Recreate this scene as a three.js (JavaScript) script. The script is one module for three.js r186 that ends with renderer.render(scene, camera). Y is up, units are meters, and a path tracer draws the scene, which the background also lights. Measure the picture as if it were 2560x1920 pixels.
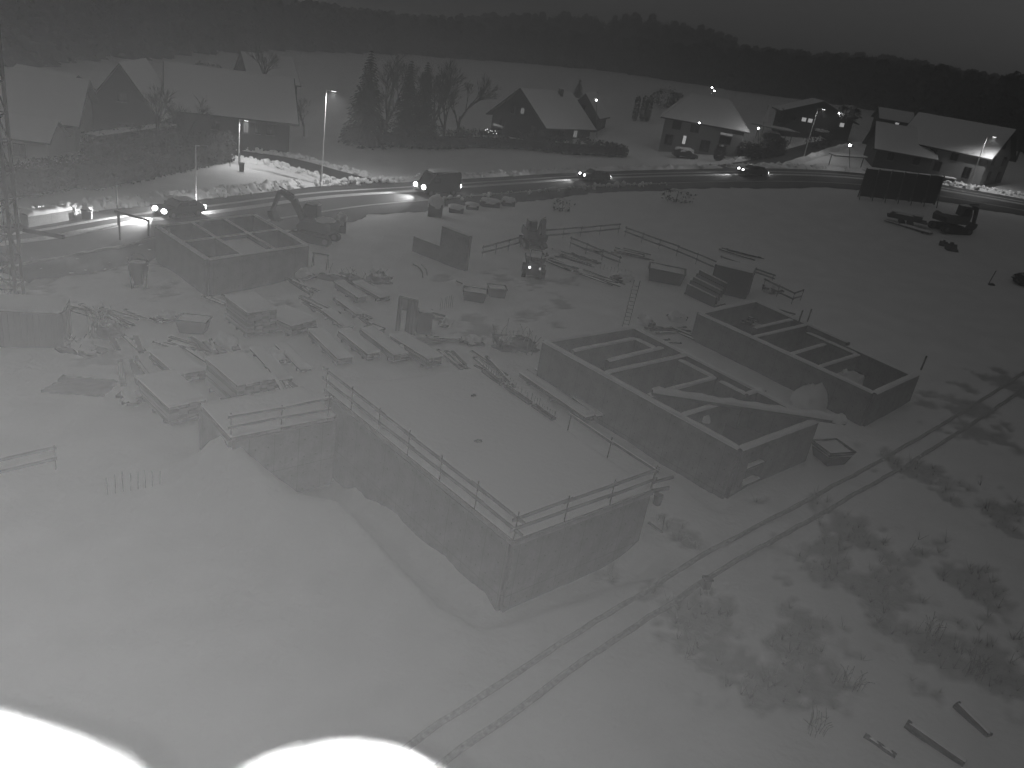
import * as THREE from 'three';
import { mergeGeometries } from 'three/addons/utils/BufferGeometryUtils.js';
import { ImprovedNoise } from 'three/addons/math/ImprovedNoise.js';

// ---------------------------------------------------------------- camera, sky, lights, exposure
const scene = new THREE.Scene();
const camera = new THREE.PerspectiveCamera(51.28, 4 / 3, 0.05, 4000);
camera.position.set(0, 20, 0);
camera.rotation.order = 'YXZ';
camera.rotation.set(THREE.MathUtils.degToRad(-23.5), 0, THREE.MathUtils.degToRad(9.5));
camera.focus = 55;
camera.userData.fStop = 0.55;
const renderer = new THREE.WebGLRenderer({ antialias: true });
renderer.toneMapping = THREE.LinearToneMapping;
renderer.toneMappingExposure = 1.0;
renderer.shadowMap.enabled = true;

const noise = new ImprovedNoise();
const N = (x, y, z = 0) => noise.noise(x, y, z);
const fbm = (x, y, z = 0) => N(x, y, z) + 0.5 * N(2.1 * x, 2.1 * y, z + 7) + 0.25 * N(4.3 * x, 4.3 * y, z + 13);
let seed = 12345;
const rnd = () => { seed = (seed * 1664525 + 1013904223) >>> 0; return seed / 4294967296; };
const rr = (a, b) => a + (b - a) * rnd();
const rad = THREE.MathUtils.degToRad;

const SKY = 0.058, FLOOD = 96;
{
  const w = 512, h = 256, data = new Float32Array(w * h * 4);
  for (let j = 0; j < h; j++) for (let i = 0; i < w; i++) {
    const el = (j / h - 0.5) * Math.PI, az = (i / w) * Math.PI * 2;
    const x = Math.cos(el) * Math.cos(az), y = Math.sin(el), z = Math.cos(el) * Math.sin(az);
    const c = fbm(x * 2.4, y * 6 + 3, z * 2.4) * 0.12 + fbm(x * 7, y * 16, z * 7) * 0.05;
    const v = SKY * (1 + c), k = (j * w + i) * 4;
    data[k] = v; data[k + 1] = v; data[k + 2] = v; data[k + 3] = 1;
  }
  const t = new THREE.DataTexture(data, w, h, THREE.RGBAFormat, THREE.FloatType);
  t.mapping = THREE.EquirectangularReflectionMapping; t.magFilter = THREE.LinearFilter; t.minFilter = THREE.LinearFilter;
  t.wrapS = THREE.RepeatWrapping; t.needsUpdate = true;
  scene.background = t; scene.environment = t;
}
const moon = new THREE.DirectionalLight(0xffffff, 0.03);
moon.position.set(-40, 90, 30); moon.castShadow = true; moon.shadow.radius = 40;
Object.assign(moon.shadow.camera, { left: -200, right: 200, top: 200, bottom: -200, near: 1, far: 500 });
scene.add(moon, moon.target);
scene.fog = new THREE.FogExp2(0xf0f0f0, 0.0022);

// ---------------------------------------------------------------- materials (the picture is monochrome: neutral greys)
function noiseTex(size, fn) {
  const d = new Uint8Array(size * size * 4);
  for (let j = 0; j < size; j++) for (let i = 0; i < size; i++) {
    const v = Math.max(0, Math.min(255, fn(i / size, j / size) * 255)), k = (j * size + i) * 4;
    d[k] = d[k + 1] = d[k + 2] = v; d[k + 3] = 255;
  }
  const t = new THREE.DataTexture(d, size, size); t.wrapS = t.wrapT = THREE.RepeatWrapping;
  t.magFilter = THREE.LinearFilter; t.minFilter = THREE.LinearMipmapLinearFilter; t.generateMipmaps = true; t.needsUpdate = true; return t;
}
const per = (u, v, n, s) => {   // tiling noise: four-fold blend
  const f = (a, b) => fbm(a * n, b * n, s);
  return (f(u, v) * (1 - u) * (1 - v) + f(u - 1, v) * u * (1 - v) + f(u, v - 1) * (1 - u) * v + f(u - 1, v - 1) * u * v);
};
const bumpT = noiseTex(256, (u, v) => 0.5 + 0.33 * per(u, v, 9, 3));
const blotchT = noiseTex(256, (u, v) => 0.84 + 0.2 * per(u, v, 6, 9) + 0.1 * per(u, v, 24, 4)); blotchT.colorSpace = THREE.SRGBColorSpace;
// shuttered concrete: panel joints, tie holes, cloudy damp stains; one tile is 2.4 m by 2.7 m
const shutterT = noiseTex(512, (u, v) => { const joint = Math.min(Math.abs((u * 2) % 1 - 0.5), 1) > 0.492 || v < 0.008 ? 0.2 : 0, hx = ((u * 4) % 1 - 0.5) * 0.6, hy = ((v * 3) % 1 - 0.5) * 0.9, hole = hx * hx + hy * hy < 0.0009 ? 0.4 : 0; return 0.8 - joint - hole + 0.12 * per(u, v, 3, 2) + 0.1 * per(u, v, 17, 5) + 0.06 * fbm(u * 26, v * 1.3, 6) * (0.5 - Math.abs(u - 0.5)); }); shutterT.colorSpace = THREE.SRGBColorSpace;
const grey = (v, o = {}) => new THREE.MeshStandardMaterial({ color: new THREE.Color().setRGB(v, v, v), roughness: 0.9, ...o });
const snowBump = bumpT.clone(); snowBump.repeat.set(0.35, 0.35);
const M = {
  snow: grey(0.68, { bumpMap: snowBump, bumpScale: 0.05 }),
  ground: new THREE.MeshStandardMaterial({ color: 0xffffff, vertexColors: true, roughness: 1, bumpMap: snowBump, bumpScale: 0.07 }),
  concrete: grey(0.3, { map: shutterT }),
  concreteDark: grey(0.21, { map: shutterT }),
  wetConcrete: grey(0.14, { map: blotchT }),
  asphalt: grey(0.05, { map: blotchT, roughness: 0.75 }),
  verge: grey(0.1, { map: blotchT }),
  slush: grey(0.52, { map: blotchT, bumpMap: bumpT, bumpScale: 0.05 }),
  track: grey(0.46, { map: blotchT }),
  wood: grey(0.13), woodDark: grey(0.075), steel: grey(0.1, { metalness: 0.3, roughness: 0.6 }), rust: grey(0.06),
  paint: grey(0.07, { roughness: 0.5 }), paintLight: grey(0.2, { roughness: 0.5 }), galvanised: grey(0.5, { roughness: 0.6 }), black: grey(0.02), tyre: grey(0.02),
  carDark: grey(0.025, { roughness: 0.35, metalness: 0.2 }), carGrey: grey(0.05, { roughness: 0.35, metalness: 0.2 }),
  glass: new THREE.MeshPhysicalMaterial({ color: 0x101010, roughness: 0.08, metalness: 0 }),
  wall: grey(0.16), wallPale: grey(0.42), wallDark: grey(0.05), timberWall: grey(0.04), tile: grey(0.05),
  bark: grey(0.035), needle: grey(0.035, { side: THREE.DoubleSide }), twig: grey(0.04, { side: THREE.DoubleSide }), hedge: grey(0.04, { side: THREE.DoubleSide }),
  straw: grey(0.2, { side: THREE.DoubleSide }), tarp: grey(0.06),
};
const glow = (v) => new THREE.MeshStandardMaterial({ color: 0x222222, emissive: 0xffffff, emissiveIntensity: v });
M.lampGlow = glow(6); M.headGlow = glow(30); M.windowGlow = glow(0.4); M.markerGlow = glow(3); M.windowDim = glow(0.16); M.starGlow = glow(25);

// ---------------------------------------------------------------- helpers
const V = (a) => (a.isVector3 ? a : new THREE.Vector3(...a));
const taken = new Map(), bases = new WeakMap();
function numbered(name) { const n = taken.get(name) || 0; taken.set(name, n + 1); return n ? `${name}_${String(n).padStart(3, '0')}` : name; }
function thing(name, label, category, base, group) {
  const o = new THREE.Group(); o.name = numbered(name); o.position.copy(V(base)); bases.set(o, V(base).clone());
  o.userData = { label, category }; if (group) o.userData.group = group; scene.add(o); return o;
}
function part(name, geo, mat, parent, label) {
  if (Array.isArray(geo)) geo = merge(geo);
  const b = bases.get(parent); geo.translate(-b.x, -b.y, -b.z);
  const m = new THREE.Mesh(geo, mat); m.name = name; m.castShadow = m.receiveShadow = true; bases.set(m, b); parent.add(m);
  if (label) m.userData.label = label; return m;
}
function merge(list) { return list.length === 1 ? list[0] : mergeGeometries(list.map((g) => { const r = g.index ? g.toNonIndexed() : g; for (const k of Object.keys(r.attributes)) if (!['position', 'normal', 'uv'].includes(k)) r.deleteAttribute(k); return r; })); }
function struct(name, geo, mat, kind = 'structure') {
  const m = new THREE.Mesh(geo, mat); m.name = numbered(name); m.userData.kind = kind; m.castShadow = m.receiveShadow = true; scene.add(m); return m;
}
function copyOf(o, pos, turn, label) {
  const c = o.clone(); c.name = numbered(o.name.replace(/_\d{3}$/, '')); c.position.copy(V(pos)); if (turn !== undefined) c.rotation.y = turn; if (label) c.userData = { ...o.userData, label }; scene.add(c); return c;
}
const sstep = (a, b, x) => { const t = Math.min(1, Math.max(0, (x - a) / (b - a))); return t * t * (3 - 2 * t); };
const softp = (x) => (x > 40 ? x : Math.log1p(Math.exp(x)));
const lerpTab = (tab, x) => { if (x <= tab[0][0]) return tab[0][1]; for (let i = 1; i < tab.length; i++) if (x <= tab[i][0]) { const [a, b] = [tab[i - 1], tab[i]]; return a[1] + (b[1] - a[1]) * (x - a[0]) / (b[0] - a[0]); } return tab[tab.length - 1][1]; };
// the lie of the land: a flat building site, then a valley side that climbs more towards the east
const WOOD = [[-45, 130], [-34, 167], [-25.5, 224], [-10.9, 398], [-3.5, 452], [2.3, 460], [7.6, 400], [12.8, 355], [20, 330], [26, 245], [32, 205], [42, 170]];
const HILL = [[-12, 0], [-8, 0.02], [-3.5, 0.065], [4, 0.105], [8, 0.075], [12, 0.02], [16, 0.02], [20, 0.04], [24, 0.015], [30, 0]];
function ground(x, z) {
  const r = Math.hypot(x, z), az = Math.atan2(x, -z) * 180 / Math.PI;
  let k = 0.015 + 0.09 * sstep(-15, 25, az); if (z > 0) k *= Math.max(0, 1 - z / 30);
  const y = k * (8 * softp((r - 58) / 8) - 0.8 * 12 * softp((r - 165) / 12));
  const f = lerpTab(WOOD, az) + 20;
  return y + (r > f ? lerpTab(HILL, az) * Math.min(r - f, 240) : 0);
}
const onG = (x, z, h = 0) => [x, ground(x, z) + h, z];
function box(cx, cy, cz, w, h, d, turn = 0) { const g = new THREE.BoxGeometry(w, h, d); if (turn) g.rotateY(turn); g.translate(cx, cy, cz); return g; }
function beam(a, b, w, h) {   // a squared timber from a to b, w across and h upright
  a = V(a); b = V(b); const d = b.clone().sub(a), L = d.length(), g = new THREE.BoxGeometry(w, h, L);
  const m = new THREE.Matrix4().lookAt(b, a, new THREE.Vector3(0, Math.abs(d.y) > 0.98 * L ? 0 : 1, Math.abs(d.y) > 0.98 * L ? 1 : 0)); g.applyMatrix4(m);
  g.translate((a.x + b.x) / 2, (a.y + b.y) / 2, (a.z + b.z) / 2); return g;
}
function rod(a, b, r, r2 = r, n = 8) {
  a = V(a); b = V(b); const d = b.clone().sub(a), g = new THREE.CylinderGeometry(r2, r, d.length(), n, 1);
  g.applyQuaternion(new THREE.Quaternion().setFromUnitVectors(new THREE.Vector3(0, 1, 0), d.clone().normalize())); g.translate((a.x + b.x) / 2, (a.y + b.y) / 2, (a.z + b.z) / 2); return g;
}
function tube(pts, r, n = 24, s = 6) { return new THREE.TubeGeometry(new THREE.CatmullRomCurve3(pts.map(V)), n, r, s, false); }
function fromGrid(rows, closed) {   // rows of points -> skin with uv in metres
  const pos = [], uv = [], idx = [], w = rows[0].length;
  rows.forEach((row) => row.forEach((p) => { pos.push(p[0], p[1], p[2]); uv.push(p[0], p[2]); }));
  for (let j = 0; j < rows.length - 1; j++) for (let i = 0; i < w - 1; i++) { const a = j * w + i; idx.push(a, a + w, a + 1, a + 1, a + w, a + w + 1); }
  const g = new THREE.BufferGeometry(); g.setAttribute('position', new THREE.Float32BufferAttribute(pos, 3)); g.setAttribute('uv', new THREE.Float32BufferAttribute(uv, 2)); g.setIndex(idx); g.computeVertexNormals(); return g;
}
// a ridge of snow lying on a wall head or a timber from a to b
function snowRidge(a, b, w, h, lump = 0.25) {
  a = V(a); b = V(b); const L = a.distanceTo(b), n = Math.max(4, Math.ceil(L / 0.35)), t = b.clone().sub(a).normalize(), s = new THREE.Vector3(-t.z, 0, t.x).normalize(), rows = [];
  for (let i = 0; i <= n; i++) {
    const e = i === 0 || i === n, p = a.clone().lerp(b, i / n), q = 1 + lump * fbm(p.x * 0.9, p.z * 0.9, a.y), row = [];
    for (let k = 0; k <= 8; k++) { const an = Math.PI * k / 8, c = Math.cos(an), sn = Math.pow(Math.sin(an), 0.6); const ww = w / 2 * (1 + 0.1 * N(p.x * 2, p.z * 2, k)); row.push([p.x + s.x * c * ww, p.y - 0.01 + (e ? 0.45 : 1) * h * q * sn, p.z + s.z * c * ww]); }
    rows.push(row);
  }
  return fromGrid(rows);
}
// a blanket of snow over a four-cornered top (corners in order, at their own heights)
function snowSheet(c, h, lump = 0.2, over = 0.05, res = 0.4) {
  c = c.map(V); const n = Math.max(6, Math.ceil(c[0].distanceTo(c[1]) / res)), m = Math.max(6, Math.ceil(c[1].distanceTo(c[2]) / res)), rows = [];
  const mid = c[0].clone().add(c[1]).add(c[2]).add(c[3]).multiplyScalar(0.25);
  c = c.map((p) => p.clone().add(p.clone().sub(mid).setY(0).normalize().multiplyScalar(over)));
  for (let j = -1; j <= m + 1; j++) {
    const row = [], v = Math.min(1, Math.max(0, j / m));
    for (let i = -1; i <= n + 1; i++) {
      const u = Math.min(1, Math.max(0, i / n)), p = c[0].clone().lerp(c[1], u).lerp(c[3].clone().lerp(c[2], u), v);
      const skirt = j < 0 || i < 0 || j > m || i > n, ed = Math.min(u * n, (1 - u) * n, v * m, (1 - v) * m);
      const hh = h * (1 + lump * fbm(p.x * 0.7, p.z * 0.7, 2)) * (0.62 + 0.38 * Math.min(1, ed / 1.5));
      row.push([p.x, p.y + (skirt ? -0.02 : hh), p.z]);
    }
    rows.push(row);
  }
  return fromGrid(rows);
}
// a heap (snow-covered pile, mound, clod): a domed, lumpy, flat-based body
function heap(cx, cy, cz, w, h, d, turn = 0, lump = 0.25, s = 0, box2 = 2.2) {
  const g = new THREE.SphereGeometry(1, 22, 11, 0, Math.PI * 2, 0, Math.PI * 0.55), p = g.attributes.position;
  for (let i = 0; i < p.count; i++) {
    let x = p.getX(i), y = p.getY(i), z = p.getZ(i); const k = 1 / Math.pow(Math.pow(Math.abs(x), box2) + Math.pow(Math.abs(y), box2) + Math.pow(Math.abs(z), box2), 1 / box2);
    const q = k * (1 + lump * fbm(x * 1.6 + s, y * 1.6, z * 1.6 + s)); p.setXYZ(i, x * q * w / 2, Math.max(-0.15, y * q) * h, z * q * d / 2);
  }
  if (turn) g.rotateY(turn); g.translate(cx, cy, cz); g.computeVertexNormals(); return g;
}
const mix = (a, b, t) => [a[0] + (b[0] - a[0]) * t, a[1] + (b[1] - a[1]) * t, a[2] + (b[2] - a[2]) * t];
const up = (a, h) => [a[0], a[1] + h, a[2]];
const atY = (a, y) => [a[0], y, a[2]];
const dist = (a, b) => Math.hypot(a[0] - b[0], a[2] - b[2]);

// ---------------------------------------------------------------- the ground
const PATCH = [[17.86, 0.07, -34.64], [24.46, 0.24, -42.59], [31.22, 0.61, -49.57], [17.56, 0.04, -29.89], [12.56, 0.02, -25.17], [21.84, 0.07, -31.85], [8.86, 0.02, -25.65], [10.77, 0.01, -23.48], [27.78, 0.22, -39.69], [15.8, 0.05, -31.16], [18.5, 0.03, -26.56], [20.76, 0.04, -26.18], [38.04, 1.42, -58.69], [32.02, 0.83, -53.23]];
const SOIL = [[[8.86, 0.03, -31.9], 1.6], [[5.51, 0.02, -28.96], 1.3], [[13.56, 0.07, -36.12], 1.2], [[29.41, 0.73, -53.07], 1.6], [[33.41, 1.07, -56.42], 1.4], [[-3.72, 0.15, -56.18], 2.4], [[0.66, 0.28, -59.04], 2.6], [[-7.55, 0.27, -65.56], 1.5], [[-16.07, 0.02, -42.8], 2], [[-22.79, 0.02, -39.77], 2.6], [[-22.31, 0.23, -68.45], 3], [[-28.17, 0.18, -61.61], 3], [[-33.05, 0.15, -55.85], 6], [[-35.03, 0.13, -52.33], 6], [[-30.6, 0.16, -58.69], 5], [[-32.65, 0.1, -50.76], 4], [[-33.12, 0.08, -47.67], 4], [[-24.88, 0.08, -52.47], 2.5], [[-17.12, 0.07, -53.05], 2], [[-5.78, 0.07, -50.29], 1.8], [[3.4, 0.69, -69.41], 2], [[0.25, 0.51, -67.51], 3], [[-2.6, 0.44, -67.96], 2.5], [[-2.97, 0.14, -54.78], 3], [[2.79, 0.43, -62.8], 2]];
function earth(x, z) {   // 0 snow .. 1 bare soil or dead grass showing through
  let e = 0; const n = fbm(x * 0.5, z * 0.5, 5), n2 = fbm(x * 1.7, z * 1.7, 8);
  for (const p of PATCH) { const d = Math.hypot(x - p[0], z - p[2]); e = Math.max(e, 1 - d / (3.1 + 1.6 * n)); }
  for (const [p, r] of SOIL) { const d = Math.hypot(x - p[0], z - p[2]); e = Math.max(e, 0.8 - d / (r * (1.1 + 0.7 * n))); }
  return sstep(0.12, 0.5, e + 0.45 * n + 0.3 * n2 - 0.12) * sstep(0, 0.1, e);
}
const BANK = [[[-12.11, 2.1, -30.51], 2.1, 1.3], [[-11.41, 1.9, -30.11], 1.9, 1.5], [[-10.24, 1.5, -29.32], 1.5, 1.5], [[-9.23, 1.1, -28.21], 1.1, 1.4], [[-7.65, 0.8, -28.65], 0.8, 1.3], [[-6.25, 0.7, -29.25], 0.7, 1.0], [[-4.82, 0.5, -27.66], 0.5, 0.9], [[-2.67, 0.4, -25.64], 0.4, 0.9], [[-0.71, 0.3, -24.08], 0.3, 0.9]];
const TRENCH = [[-9, -33.6, -0.6, -25.2, 1.15, 1.25], [0.2, -24.6, 6.6, -29.4, 0.7, 1.0], [3, -46.4, 11.4, -35.6, 0.35, 0.9]];   // dug strips along the foundations: ends, depth, half-width
function trench(x, z) { let h = 0; for (const [ax, az, bx, bz, dep, w] of TRENCH) { const dx = bx - ax, dz = bz - az, t = Math.min(1, Math.max(0, ((x - ax) * dx + (z - az) * dz) / (dx * dx + dz * dz))), d = Math.hypot(x - ax - t * dx, z - az - t * dz) / (w * (1 + 0.2 * fbm(x * 0.6, z * 0.6, 21))); h = Math.max(h, dep * Math.exp(-(d ** 4))); } return h; }
function bankHeight(x, z) { let h = 0; for (let i = 0; i < BANK.length - 1; i++) { const [a, ha, wa] = BANK[i], [b, hb, wb] = BANK[i + 1], dx = b[0] - a[0], dz = b[2] - a[2], t = Math.min(1, Math.max(0, ((x - a[0]) * dx + (z - a[2]) * dz) / (dx * dx + dz * dz))), d = Math.hypot(x - a[0] - t * dx, z - a[2] - t * dz), w = (wa + (wb - wa) * t) * (1 + 0.25 * fbm(x * 0.5, z * 0.5, 12)); h = Math.max(h, (ha + (hb - ha) * t) * Math.exp(-((d / w) ** 2))); } return h; }
const pitA = [-8.77, 0.01, -33.46], pitB = [-11.91, 0.01, -34.01];
function relief(x, z) {
  const r = Math.hypot(x, z), near = 1 - sstep(62, 80, r);
  let y = near * (0.16 * fbm(x * 0.16, z * 0.16, 1) + 0.05 * fbm(x * 0.8, z * 0.8, 2));
  y -= 1.1 * Math.exp(-(((x - pitA[0]) / 3) ** 2 + ((z - pitA[2]) / 3) ** 2)) + 0.7 * Math.exp(-(((x - pitB[0]) / 2.2) ** 2 + ((z - pitB[2]) / 2.2) ** 2));
  y += bankHeight(x, z) * (1 + 0.12 * fbm(x, z, 4)) - trench(x, z);
  const e = r < 90 ? earth(x, z) : 0;
  return y - 0.08 * e + (1 - near) * 0.03 * fbm(x * 0.05, z * 0.05, 3);
}
{
  const axis = (lo, hi, s, far0, far1) => { const a = []; for (let v = lo; v <= hi; v += s) a.push(v); let d = s, v = lo; while (v > far0) { d *= 1.07; v -= d; a.unshift(v); } d = s; v = a[a.length - 1]; while (v < far1) { d *= 1.07; v += d; a.push(v); } return a; };
  const xs = axis(-44, 46, 0.36, -800, 800), zs = axis(-84, -6, 0.36, -1150, 60), pos = [], uv = [], col = [], idx = [];
  for (const z of zs) for (const x of xs) {
    const e = Math.hypot(x, z) < 90 ? earth(x, z) : 0, sp = 0.67 + 0.05 * fbm(x * 0.4, z * 0.4, 4), c = sp * (1 - e) + e * (0.34 + 0.07 * fbm(x * 2.3, z * 2.3, 6));
    pos.push(x, ground(x, z) + relief(x, z), z); uv.push(x, z); col.push(c, c, c);
  }
  const w = xs.length; for (let j = 0; j < zs.length - 1; j++) for (let i = 0; i < w - 1; i++) { const a = j * w + i; idx.push(a, a + w, a + 1, a + 1, a + w, a + w + 1); }
  const g = new THREE.BufferGeometry(); g.setAttribute('position', new THREE.Float32BufferAttribute(pos, 3)); g.setAttribute('uv', new THREE.Float32BufferAttribute(uv, 2)); g.setAttribute('color', new THREE.Float32BufferAttribute(col, 3)); g.setIndex(idx); g.computeVertexNormals();
  struct('snow_ground', g, M.ground);
}
// ribbons that follow the land
function sample(pts, step) { const c = new THREE.CatmullRomCurve3(pts.map((p) => new THREE.Vector3(p[0], 0, p[2])), false, 'centripetal'), n = Math.ceil(c.getLength() / step); return c.getSpacedPoints(n); }
function ribbon(pts, off0, off1, lift, step = 1, cols = 8, shape = () => 0) {
  const c = sample(pts, step), rows = [];
  c.forEach((p, i) => { const q = c[Math.min(c.length - 1, i + 1)], o = c[Math.max(0, i - 1)], t = q.clone().sub(o).normalize(), row = []; for (let k = 0; k <= cols; k++) { const u = k / cols, d = off0 + ((typeof off1 === 'function' ? off1(p.x, p.z) : off1) - off0) * u, x = p.x + t.z * d, z = p.z - t.x * d; row.push([x, ground(x, z) + (Math.hypot(x, z) < 85 ? relief(x, z) : 0) + lift + shape(u, x, z, i / (c.length - 1)), z]); } rows.push(row); });
  return fromGrid(rows);
}
const ROAD = [[-39.96, 0.15, -52.1], [-38.68, 0.17, -55.3], [-36.69, 0.21, -59.79], [-33.87, 0.27, -67.05], [-30.88, 0.32, -72.61], [-22.6, 0.5, -88.26], [-15.68, 0.8, -96.5], [-11.32, 1.12, -101.11], [3.24, 2.67, -112.74], [14.35, 4.06, -118.37], [28.31, 5.83, -123.57], [37.7, 6.93, -126.08], [46.88, 7.77, -126.88], [57.38, 8.25, -124.96], [69, 8.47, -121.6], [75.35, 8.53, -118.45]];
const SIDE = [[-44.68, 0.79, -101.5], [-39.69, 0.76, -101.13], [-33.23, 0.74, -102.08], [-27.68, 0.68, -99.78], [-22.82, 0.66, -97.82], [-17.65, 0.73, -96.14]];
const LANE = [[24.76, 5.45, -123.44], [28.51, 6.17, -128.84], [33.91, 7.05, -134.12], [39.96, 8.14, -142.55], [51.3, 9.92, -159.67], [56.16, 10.47, -166.37]];
struct('main_road', ribbon(ROAD, -4.6, 4.2, 0.05, 1, 12), M.asphalt);
struct('road_verge', ribbon(ROAD, -4.55, (x, z) => -8.1 + 1.5 * fbm(x * 0.12, z * 0.12, 6) + 0.5 * fbm(x * 0.9, z * 0.9, 2), 0.035, 0.6, 8), M.verge);
struct('side_road', ribbon(SIDE, -2.6, 2.6, 0.06, 1, 6), M.asphalt);
struct('farm_lane', ribbon(LANE, -2.4, 2.4, 0.06, 1, 6), M.asphalt);
const bank = (h, f, s) => (u, x, z, t) => Math.sin(Math.PI * u) ** 0.8 * h * Math.max(0.12, 0.75 + 0.9 * fbm(x * f, z * f, s) + 0.3 * Math.abs(N(x * 3.1, z * 3.1, s))) * Math.min(1, t * 25, (1 - t) * 25);
struct('snow_bank', ribbon(ROAD.slice(0, 6), 4.1, 6.3, 0, 0.22, 12, bank(0.75, 1.2, 1)), M.snow);
struct('snow_bank', ribbon(ROAD.slice(6, 11), 4.1, 5.8, 0, 0.3, 10, bank(0.5, 1.2, 2)), M.snow);
struct('snow_bank', ribbon(ROAD.slice(10, 16), 4.1, 6.4, 0, 0.3, 10, bank(0.5, 0.9, 3)), M.snow);
struct('snow_bank', ribbon(SIDE.slice(0, 5), -4.2, -2.6, 0, 0.3, 8, bank(0.45, 1.2, 4)), M.snow);
struct('snow_bank', ribbon(SIDE.slice(0, 5), 2.6, 4.2, 0, 0.3, 8, bank(0.4, 1.2, 5)), M.snow);
struct('snow_bank', ribbon(LANE.slice(1), 2.4, 4.4, 0, 0.4, 8, bank(0.6, 0.8, 6)), M.snow);
struct('snow_bank', ribbon(LANE.slice(2), -4.4, -2.4, 0, 0.4, 8, bank(0.6, 0.8, 7)), M.snow);
{ // clods thrown up by the plough
  const g = new THREE.IcosahedronGeometry(1, 1), p = g.attributes.position; for (let i = 0; i < p.count; i++) { const q = 1 + 0.35 * fbm(p.getX(i) * 1.7, p.getY(i) * 1.7, p.getZ(i) * 1.7); p.setXYZ(i, p.getX(i) * q, p.getY(i) * q * 0.7, p.getZ(i) * q); } g.computeVertexNormals();
  const spots = []; for (const [line, o0, o1, n] of [[ROAD.slice(0, 6), 3.9, 6.8, 900], [ROAD.slice(5, 10), 3.9, 6.2, 420], [ROAD.slice(10), 3.9, 6.8, 380], [SIDE.slice(0, 5), 2.4, 4.4, 170], [SIDE.slice(0, 5), -4.6, -2.4, 150], [ROAD.slice(6, 10), -6, -4.6, 90], [LANE, 2.3, 4.2, 90]]) { const c = sample(line, 0.5); for (let k = 0; k < n; k++) { const i = 1 + Math.floor(rnd() * (c.length - 2)), t = c[i + 1].clone().sub(c[i - 1]).normalize(), d = rr(o0, o1) * 0.5 + rr(o0, o1) * 0.5; spots.push([c[i].x + t.z * d, c[i].z - t.x * d, Math.pow(rnd(), 2) * 0.3 + 0.08, 1 - Math.abs((d - o0) / (o1 - o0) * 2 - 1)]); } }
  const im = new THREE.InstancedMesh(g, M.snow, spots.length), m = new THREE.Matrix4(), q = new THREE.Quaternion(), e = new THREE.Euler(); spots.forEach(([x, z, s, c], i) => { m.compose(new THREE.Vector3(x, ground(x, z) + (Math.hypot(x, z) < 85 ? relief(x, z) : 0) + 0.35 * c + s * 0.3, z), q.setFromEuler(e.set(rr(0, 6), rr(0, 6), rr(0, 6))), new THREE.Vector3(s * rr(0.8, 1.4), s, s * rr(0.8, 1.4))); im.setMatrixAt(i, m); }); im.name = 'snow_clods'; im.userData = { kind: 'stuff', label: 'clods of ploughed snow along the road banks', category: 'snow' }; im.castShadow = im.receiveShadow = true; scene.add(im); }
// slush thrown up between and beside the wheel tracks
for (const [a, b, h] of [[-0.5, 0.45, 0.09], [1.6, 2.1, 0.05], [-4.6, -4.2, 0.05]]) struct('road_slush', ribbon(ROAD, a, b, 0.055, 0.25, 5, (u, x, z) => Math.sin(Math.PI * u) * h * (0.5 + 0.9 * Math.abs(fbm(x * 1.3, z * 1.3, 9)))), M.slush);
// the pair of wheel tracks across the foreground
const TRACK = [[-1.68, 0, -16.03], [-0.75, 0, -17.32], [1.35, 0, -19.81], [4.5, 0.01, -23.59], [7.21, 0.02, -26.7], [10.47, 0.03, -30.31], [15.44, 0.07, -35.37], [21.81, 0.19, -41.78], [30.24, 0.62, -50.39], [38.93, 1.51, -59.26], [45.37, 2.34, -65.64]];
const groove = (u, x, z) => 0.02 + 0.05 * Math.exp(-(((u - 0.06) / 0.07) ** 2)) + 0.05 * Math.exp(-(((u - 0.94) / 0.07) ** 2)) + 0.012 * N(x * 2, z * 2, 3);
struct('wheel_track', ribbon(TRACK, 0.5, 0.76, 0.012, 0.2, 10, groove), M.track);
struct('wheel_track', ribbon(TRACK, -0.62, -0.36, 0.012, 0.2, 10, groove), M.track);

// ---------------------------------------------------------------- half-built houses
const WT = 0.36;
function concreteWall(parent, a, b, y0, y1, t = WT, cap = 0.16, name = 'wall', m = M.concrete) {
  const g = beam([a[0], (y0 + y1) / 2, a[2]], [b[0], (y0 + y1) / 2, b[2]], t, y1 - y0), uv = g.attributes.uv, L = dist(a, b); for (let i = 0; i < uv.count; i++) uv.setXY(i, uv.getX(i) * L / 2.4 + a[0] * 0.37, uv.getY(i) * (y1 - y0) / 2.7 + y0 / 2.7);
  const w = part(name, g, m, parent);
  if (cap) part('snow_cap', snowRidge([a[0], y1, a[2]], [b[0], y1, b[2]], t + 0.06, cap), M.snow, w);
  return w;
}
// guard rail: posts with two boards, along a line of points at deck height
function guardRail(parent, pts, step = 2.2, h = 1.05, boards = [0.45, 0.95], snow = true) {
  for (let i = 0; i < pts.length - 1; i++) {
    const a = pts[i], b = pts[i + 1], n = Math.max(1, Math.round(dist(a, b) / step));
    for (let k = i ? 1 : 0; k <= n; k++) { const p = mix(a, b, k / n), o = rr(-0.04, 0.04); part('guard_post', rod(up(p, -0.15), up([p[0] + o, p[1], p[2] + o], h + rr(0, 0.12)), 0.028), M.rust, parent); }
    for (let k = 0; k < n; k++) for (const y of boards) { const j = rr(-0.05, 0.05), j2 = rr(-0.05, 0.05), p = up(mix(a, b, k / n - 0.03), y + j), q = up(mix(a, b, (k + 1) / n + 0.03), y + j2), bd = part('guard_board', beam(p, q, 0.035, 0.15), M.wood, parent); if (snow) part('snow_cap', snowRidge(up(p, 0.075), up(q, 0.075), 0.06, 0.035), M.snow, bd); }
  }
}
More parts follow.
